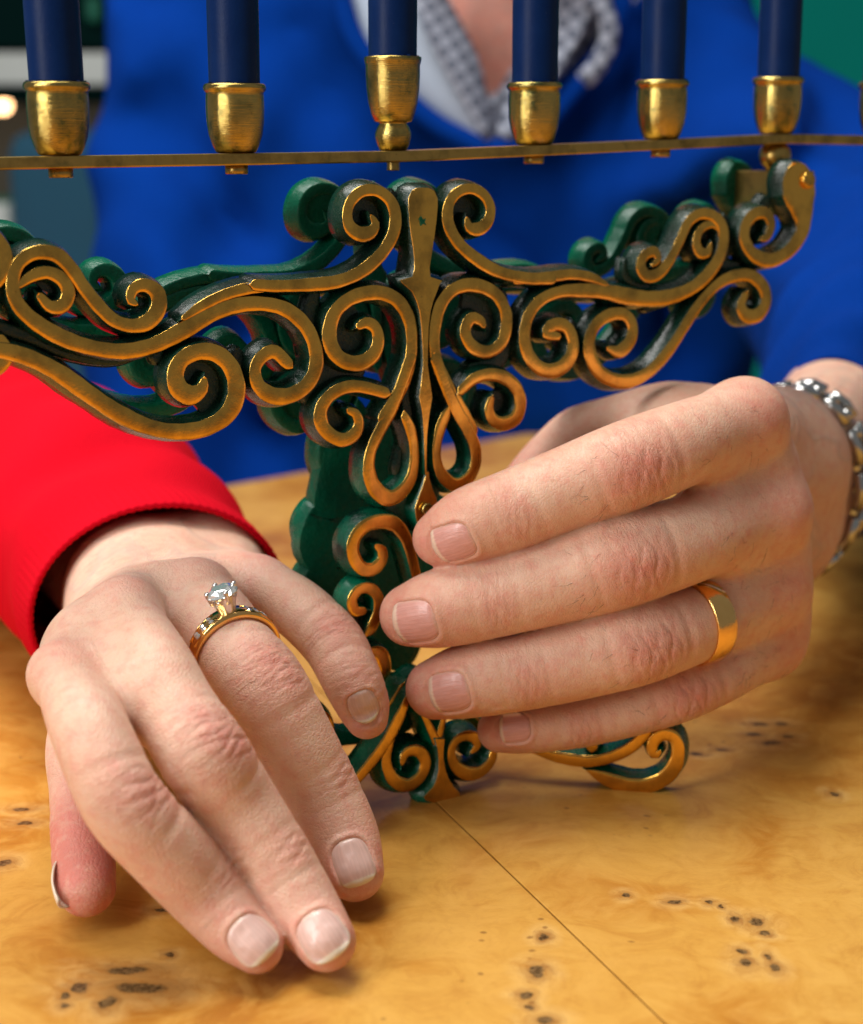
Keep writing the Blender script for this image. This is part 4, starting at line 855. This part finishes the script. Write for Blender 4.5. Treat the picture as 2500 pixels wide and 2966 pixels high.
v_, q_ = nets(shn, tf); v_ = smoothv(v_, q_, 2); mesh('shirt', v_, q_, M_shirt, man)
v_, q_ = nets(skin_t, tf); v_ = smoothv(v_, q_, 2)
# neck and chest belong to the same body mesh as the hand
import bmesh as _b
nb = mesh('neck', v_, q_, M_skin_man, man, attrs=dict(red=np.full(len(v_), .7), crease=np.zeros((len(v_), 3))))  # neck evenly reddened and darkened: chin shade put into the skin colour
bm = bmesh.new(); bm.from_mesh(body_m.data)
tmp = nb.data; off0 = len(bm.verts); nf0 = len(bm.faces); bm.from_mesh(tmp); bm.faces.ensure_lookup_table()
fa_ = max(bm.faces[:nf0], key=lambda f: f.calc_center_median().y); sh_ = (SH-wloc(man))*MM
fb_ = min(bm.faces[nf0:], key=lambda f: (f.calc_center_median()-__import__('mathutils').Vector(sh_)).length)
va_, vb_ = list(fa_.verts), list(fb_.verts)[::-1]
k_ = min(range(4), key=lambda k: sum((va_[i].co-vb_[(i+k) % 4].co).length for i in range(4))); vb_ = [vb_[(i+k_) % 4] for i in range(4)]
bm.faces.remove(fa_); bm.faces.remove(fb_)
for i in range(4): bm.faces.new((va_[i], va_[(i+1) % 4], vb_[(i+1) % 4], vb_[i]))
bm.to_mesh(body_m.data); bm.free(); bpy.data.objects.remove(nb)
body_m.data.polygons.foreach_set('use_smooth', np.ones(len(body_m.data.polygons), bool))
# collar wings
def sheet(name, rows, m, parent, th=2.2):
    R = [resample(catmull(np.array(r), 8), 1e9, 3) if False else catmull(np.array(r), 8) for r in rows]
    G = np.array([[R[i][j] for j in range(len(R[0]))] for i in range(len(R))]); G = np.stack([catmull(G[:, j], 6) for j in range(G.shape[1])], 1)
    a, b = G.shape[:2]; V = G.reshape(-1, 3); F = [(i*b+j, i*b+j+1, (i+1)*b+j+1, (i+1)*b+j) for i in range(a-1) for j in range(b-1)]
    o = mesh(name, V, F, m, parent); md = o.modifiers.new('thick', 'SOLIDIFY'); md.thickness = th*MM; md.offset = 0; return o
Yc = 864
sheet('collar', [[PY(1190, -40, Yc+4), PY(1225, 60, Yc-2), PY(1290, 200, Yc-4), PY(1405, 405, Yc)], [PY(1240, -40, Yc+10), PY(1280, 60, Yc+6), PY(1340, 190, Yc+2), PY(1412, 402, Yc+1)], [PY(1262, -60, Yc+24), PY(1318, 40, Yc+18), PY(1385, 180, Yc+14), PY(1425, 380, Yc+8)]], M_shirt, man)
sheet('collar', [[PY(1610, -40, Yc+40), PY(1560, 40, Yc+34), PY(1510, 170, Yc+22), PY(1440, 390, Yc+8)], [PY(1680, -40, Yc+22), PY(1640, 60, Yc+14), PY(1560, 220, Yc+6), PY(1460, 400, Yc+2)], [PY(1700, -40, Yc+4), PY(1700, 60, Yc), PY(1610, 220, Yc-2), PY(1480, 400, Yc)]], M_shirt, man)
strip('collar_edge', [PY(1690, -40, Yc-4), PY(1755, 40, Yc-6), PY(1762, 120, Yc-6), PY(1730, 190, Yc-6), PY(1690, 235, Yc-4)], 5, 3, M_shirt, man)
sheet('shirt_front', [[PY(990, -60, Yc+20), PY(1030, 90, Yc+16), PY(1110, 205, Yc+14), PY(1240, 328, Yc+12), PY(1400, 420, Yc+8)], [PY(1090, -50, Yc+14), PY(1120, 70, Yc+10), PY(1170, 180, Yc+9), PY(1270, 290, Yc+7), PY(1405, 412, Yc+5)], [PY(1200, -40, Yc+12), PY(1235, 60, Yc+8), PY(1290, 180, Yc+6), PY(1340, 280, Yc+4), PY(1410, 402, Yc+3)]], M_white, man)
strip('neckband', [PY(975, -70, Yc+10), PY(1020, 95, Yc+8), PY(1100, 212, Yc+7), PY(1235, 338, Yc+5), PY(1330, 395, Yc+4), PY(1430, 432, Yc+4), PY(1530, 405, Yc+5), PY(1650, 275, Yc+7), PY(1775, 110, Yc+9), PY(1810, -50, Yc+12)], 5.5, 4, M_blue, man)
# sweater cuff sleeve, hollow, round the forearm
sleeve('sweater_cuff', [cuffm, cuffm+fa*22, cuffm+fa*60+np.array([2, 0, 2]), cuffm+fa*110+np.array([4, 0, 4])], [(20.5, 29.5), (25, 34), (40, 45), (54, 54)], M_blue, man, [1, 0, 0], seed=9, fold=2.2, n=64)

# ------------------------------------------------------------------ rings, bracelet
def frame_at(fing, px, py, dorsal):
    D = fing['D']; d = unit(ray(px, py)); best = None
    for i in range(len(D)):
        q = D[i, :3]-CO; dist = np.linalg.norm(q-d*np.dot(q, d))
        if best is None or dist < best[0]: best = (dist, i)
    i = best[1]; t = unit(D[max(i-2, 0), :3]-D[min(i+2, len(D)-1), :3]); n = unit(np.asarray(dorsal)-t*np.dot(dorsal, t)); return D[i, :3], D[i, 3], t, n, np.cross(t, n)
# man's wide gold band
c, r, t, n, l = frame_at(hm.fing[2], *cE(1165, 1010), dm_)
prof = [(r+.05, -2.9), (r+.75, -3.0), (r+1.0, -2.7), (r+1.25, -1.5), (r+1.35, 0), (r+1.25, 1.5), (r+1.0, 2.7), (r+.75, 3.0), (r+.05, 2.9), (r-.4, 0)]
V, F = lathe(prof, 72); F = F[:-2]+[((len(prof)-1)*72+i, (len(prof)-1)*72+(i+1) % 72, (i+1) % 72, i) for i in range(72)]
rm = empty('gold_ring', c, 'wide plain gold band on the ring finger of the hand gripping the menorah', 'ring')
tz = unit(t+np.array([-.10, 0, .05])); ly = unit(np.cross(tz, l)); lx = np.cross(ly, tz)
o = mesh('band', c+V[:, :1]*lx+V[:, 1:2]*ly+V[:, 2:]*tz, F, M_gold, rm); fixn(o)
for k in range(3):
    a0 = math.radians(38+k*0)
    P = []
    for q in np.linspace(-1, 1, 12):
        ang = math.atan2(np.dot(unit(np.array([-.1, -.6, 1])), ly), np.dot(unit(np.array([-.1, -.6, 1])), lx))+q*.28+(k-1)*.10; P.append(c+(lx*math.cos(ang)+ly*math.sin(ang))*(r+1.34-.05*abs(q))+tz*q*2.3)
    strip('engraved_line', P, .20, .24, M_platinum if k == 1 else M_bar, rm, 6)
# woman's ring with a raised stone
c, r, t, n, l = frame_at(hw.fing[2], *cF(958, 690), [-.12, -.15, 1])
rw = empty('diamond_ring', c, 'gold engagement ring with a raised round diamond on the ring finger of the flat hand', 'ring')
tz = unit(t + n*.22); nn_ = unit(n-tz*np.dot(n, tz)); ll = np.cross(tz, nn_)
V = []; F = []; K = 96
for i in range(K):
    a = 2*math.pi*i/K; wdt = 1.35+1.0*max(0, math.cos(a))**1.2; th = 1.0+.55*max(0, math.cos(a))
    er = nn_*math.cos(a)+ll*math.sin(a)
    for x, rr_ in ((-wdt, r+.1), (-wdt, r+th*.75), (-wdt*.75, r+th), (wdt*.75, r+th), (wdt, r+th*.75), (wdt, r+.1), (0, r-.35)): V.append(c+er*rr_+tz*x)
for i in range(K):
    for k in range(7): a = i*7+k; b = i*7+(k+1) % 7; a2 = ((i+1) % K)*7+k; b2 = ((i+1) % K)*7+(k+1) % 7; F.append((a, b, b2, a2))
fixn(mesh('band', V, F, M_gold, rw))
def gem(name, p, z, rad, m, parent, n=8, x0=None):
    z = unit(z); x = unit(np.cross(z, [.3, .9, .1])); y = np.cross(z, x); V = []; F = []
    for rr_, zz, ph in ((.55, .34, 0), (.8, .22, .5), (1.0, .02, 0), (1.0, -.04, 0), (.5, -.5, .5)):
        for i in range(n*2 if False else n): a = 2*math.pi*(i+ph)/n; V.append(p+(x*math.cos(a)*rr_+y*math.sin(a)*rr_+z*(zz+(random.uniform(-.09, .09) if rr_ < .9 else 0)))*rad)
    V.append(p-z*.9*rad)
    F.append(tuple(range(n)))
    for r0 in range(4):
        for i in range(n):
            a = r0*n+i; b = r0*n+(i+1) % n
            if r0 in (0, 1, 3): F += [(a, b, a+n), (b, b+n, a+n)]
            else: F.append((a, b, b+n, a+n))
    for i in range(n): F.append((4*n+i, 4*n+(i+1) % n, len(V)-1))
    return fixn(mesh(name, V, F, m, parent, smooth=False))
hd = unit(nn_ + np.array([-.18, 0, .1])); base = c+nn_*(r+.7); gp = base+hd*5.0
gem('diamond', gp, hd, 3.5, M_diamond, rw, 12)
hx = unit(np.cross(hd, tz)); hy = np.cross(hd, hx)
V = []; F = []; K = 32
for rr_, zz in ((1.5, -.4), (1.8, .8), (2.5, 2.8), (3.15, 4.5), (3.2, 4.75), (2.9, 4.75), (2.2, 2.9), (1.0, .6)):
    for i in range(K): a = 2*math.pi*i/K; sc_ = 1-.16*max(0, math.cos(4*a+math.pi))*(zz > .5); V.append(base+hd*(zz-(.9*max(0, math.cos(4*a+math.pi)) if zz > 4 else 0))+(hx*math.cos(a)+hy*math.sin(a))*rr_*sc_)
for j in range(7):
    for i in range(K): a = j*K+i; b = j*K+(i+1) % K; F.append((a, b, b+K, a+K))
fixn(mesh('setting', V, F, M_platinum, rw))
for i in range(4):
    a = math.pi/2*i; d_ = hx*math.cos(a)+hy*math.sin(a); p0 = base+hd*3.2+d_*2.6; p1 = gp+hd*.75+d_*3.05
    rod('prong', p0, p1-p0, [(.45, 0), (.5, 1.0), (.55, np.linalg.norm(p1-p0)-.4), (.62, np.linalg.norm(p1-p0)), (.5, np.linalg.norm(p1-p0)+.45), (.1, np.linalg.norm(p1-p0)+.6)], M_platinum, rw, 12)
for sg in (-1, 1):
    for k in range(3):
        a = sg*(.42+.19*k); er = nn_*math.cos(a)+ll*math.sin(a)
        for x in (-.62, .62): gem('side_diamond', c+er*(r+1.42-.04*k)+tz*x*(1.15-.15*k), er, .72, M_diamond, rw, 6)
    P = []
    for x in (-1.5, 1.5):
        strip('channel_wall', [c+(nn_*math.cos(a)+ll*math.sin(a))*(r+1.5-.1*abs(a))+tz*x*(1.08-.25*abs(a)) for a in np.linspace(sg*.30, sg*1.0, 8)], .22, .32, M_gold, rw, 6)
# silver link bracelet
bc = W+fa*13; bx = unit(np.array([1, 0, 0])-fa*fa[0]); by = np.cross(fa, bx)
by = by if by[2] > 0 else -by
bx = unit(bx*.96+fa*.2); 
br = empty('bracelet', bc, 'silver link bracelet with beads round the wrist by the blue cuff', 'bracelet')
NB = 13; RX, RZ = 19.0, 27.5
def ell(a): return bc+bx*math.cos(a)*RX+by*math.sin(a)*RZ
def elln(a): return unit(bx*math.cos(a)*RZ+by*math.sin(a)*RX)
for i in range(NB):
    a0 = 2*math.pi*i/NB; da = 2*math.pi/NB
    for sgn in (-1, 1):
        strip('link', [ell(a0+q*da)+elln(a0+q*da)*(.9-.9*abs(q*2)**3)+fa*sgn*5.0 for q in np.linspace(-.40, .40, 7)], 1.75, 1.9, M_silver, br, 8)
    for q in (-.25, .25):
        p = ell(a0+q*da); rod('bead', p-elln(a0)*.9, elln(a0+q*da), [(.3, 0), (1.6, .6), (2.0, 1.8), (1.6, 2.9), (.3, 3.4)], M_silver, br, 10)
    for q in (-.5, 0):
        p = ell(a0+q*da); v, f = box(p-elln(a0+q*da)*.3, 1.2, 9.5, 1.6, [by if abs(math.cos(a0)) > .7 else bx, fa, elln(a0+q*da)]); mesh('pin', v, f, M_silver, br, smooth=False)

# ------------------------------------------------------------------ background of the room, far out of focus
M_teal = plain('teal_paint', (.003, .36, .29), .8, sc=3, Specular_IOR_Level=.1); M_dk = plain('dark_green_paint', (.003, .016, .015), .9, sc=5, Specular_IOR_Level=0.0); M_bl = plain('steel_blue_fabric', (.012, .075, .13), .9, sc=12)
M_grey = plain('pale_grey_laminate', (.70, .74, .71), .5, sc=6); M_beige = plain('beige_paint', (.22, .20, .15), .8, sc=5); M_gr = plain('green_paint', (.0, .14, .08), .6, sc=6)
def slabobj(name, x0, x1, y0, y1, Y, dpt, m, parent=None, b=4):
    p = PY(x0, y1, Y); q = PY(x1, y0, Y); v, f = box((p+q)/2+np.array([0, dpt/2, 0]), abs(q[0]-p[0]), dpt, abs(q[2]-p[2]))
    o = mesh(name, v, f, m, parent, smooth=False, origin=((p+q)/2) if parent is None else None); bevel(o, b); return o
tag(slabobj('wall', -2500, 5200, -2600, 2300, 2600, 60, M_teal, b=1), kind='structure')
cab = empty('cabinet', PY(150, 420, 1900), 'dark green wall cabinet above a pale shelf at the far left', 'cabinet')
slabobj('cabinet_body', -700, 420, -700, 140, 1900, 300, M_dk, cab); slabobj('shelf', -700, 430, 152, 246, 1890, 300, M_grey, cab); slabobj('rail', -700, 430, 250, 282, 1900, 250, M_dk, cab)
slabobj('cabinet_back', -700, 430, 284, 1500, 2150, 30, M_beige, cab)
slabobj('teal_highlight', 250, 285, -10, 60, 1880, 20, M_gr, cab)  # green slab stands in for a teal highlight on the cabinet
ch = empty('chair', PY(170, 700, 1500), 'steel blue upholstered chair back behind the left candle', 'chair')
o = slabobj('chair_back', 55, 330, 375, 1300, 1500, 60, M_bl, ch, b=22)
g = tag(slabobj('door', -500, 62, 570, 1200, 2000, 40, M_gr), 'green door low at the left edge behind the chair', 'door')
tag(slabobj('door_post', -40, 22, 590, 1200, 1800, 40, M_grey), 'pale upright post at the left edge of the photo', 'post')
Ml = Mat('lamp_glow'); Ml.set(Base_Color=(1, .6, .3, 1), Emission_Color=(1, .55, .25, 1), Emission_Strength=9.0)
lp = PY(8, 305, 2050); V, F = lathe([(1, -9), (7, -7), (10, 0), (7, 7), (1, 9)], 20)
tag(fixn(mesh('lamp', V+lp, F, Ml.m, None, origin=lp)), 'small warm glowing lamp at the left edge under the pale shelf', 'lamp')
gc = PY(2040, 1010, 1120)
pl = tag(slabobj('armchair', 1900, 2200, 900, 1250, 1160, 60, M_dk, b=15), 'dark green armchair side seen between the sweater and its sleeve', 'armchair')
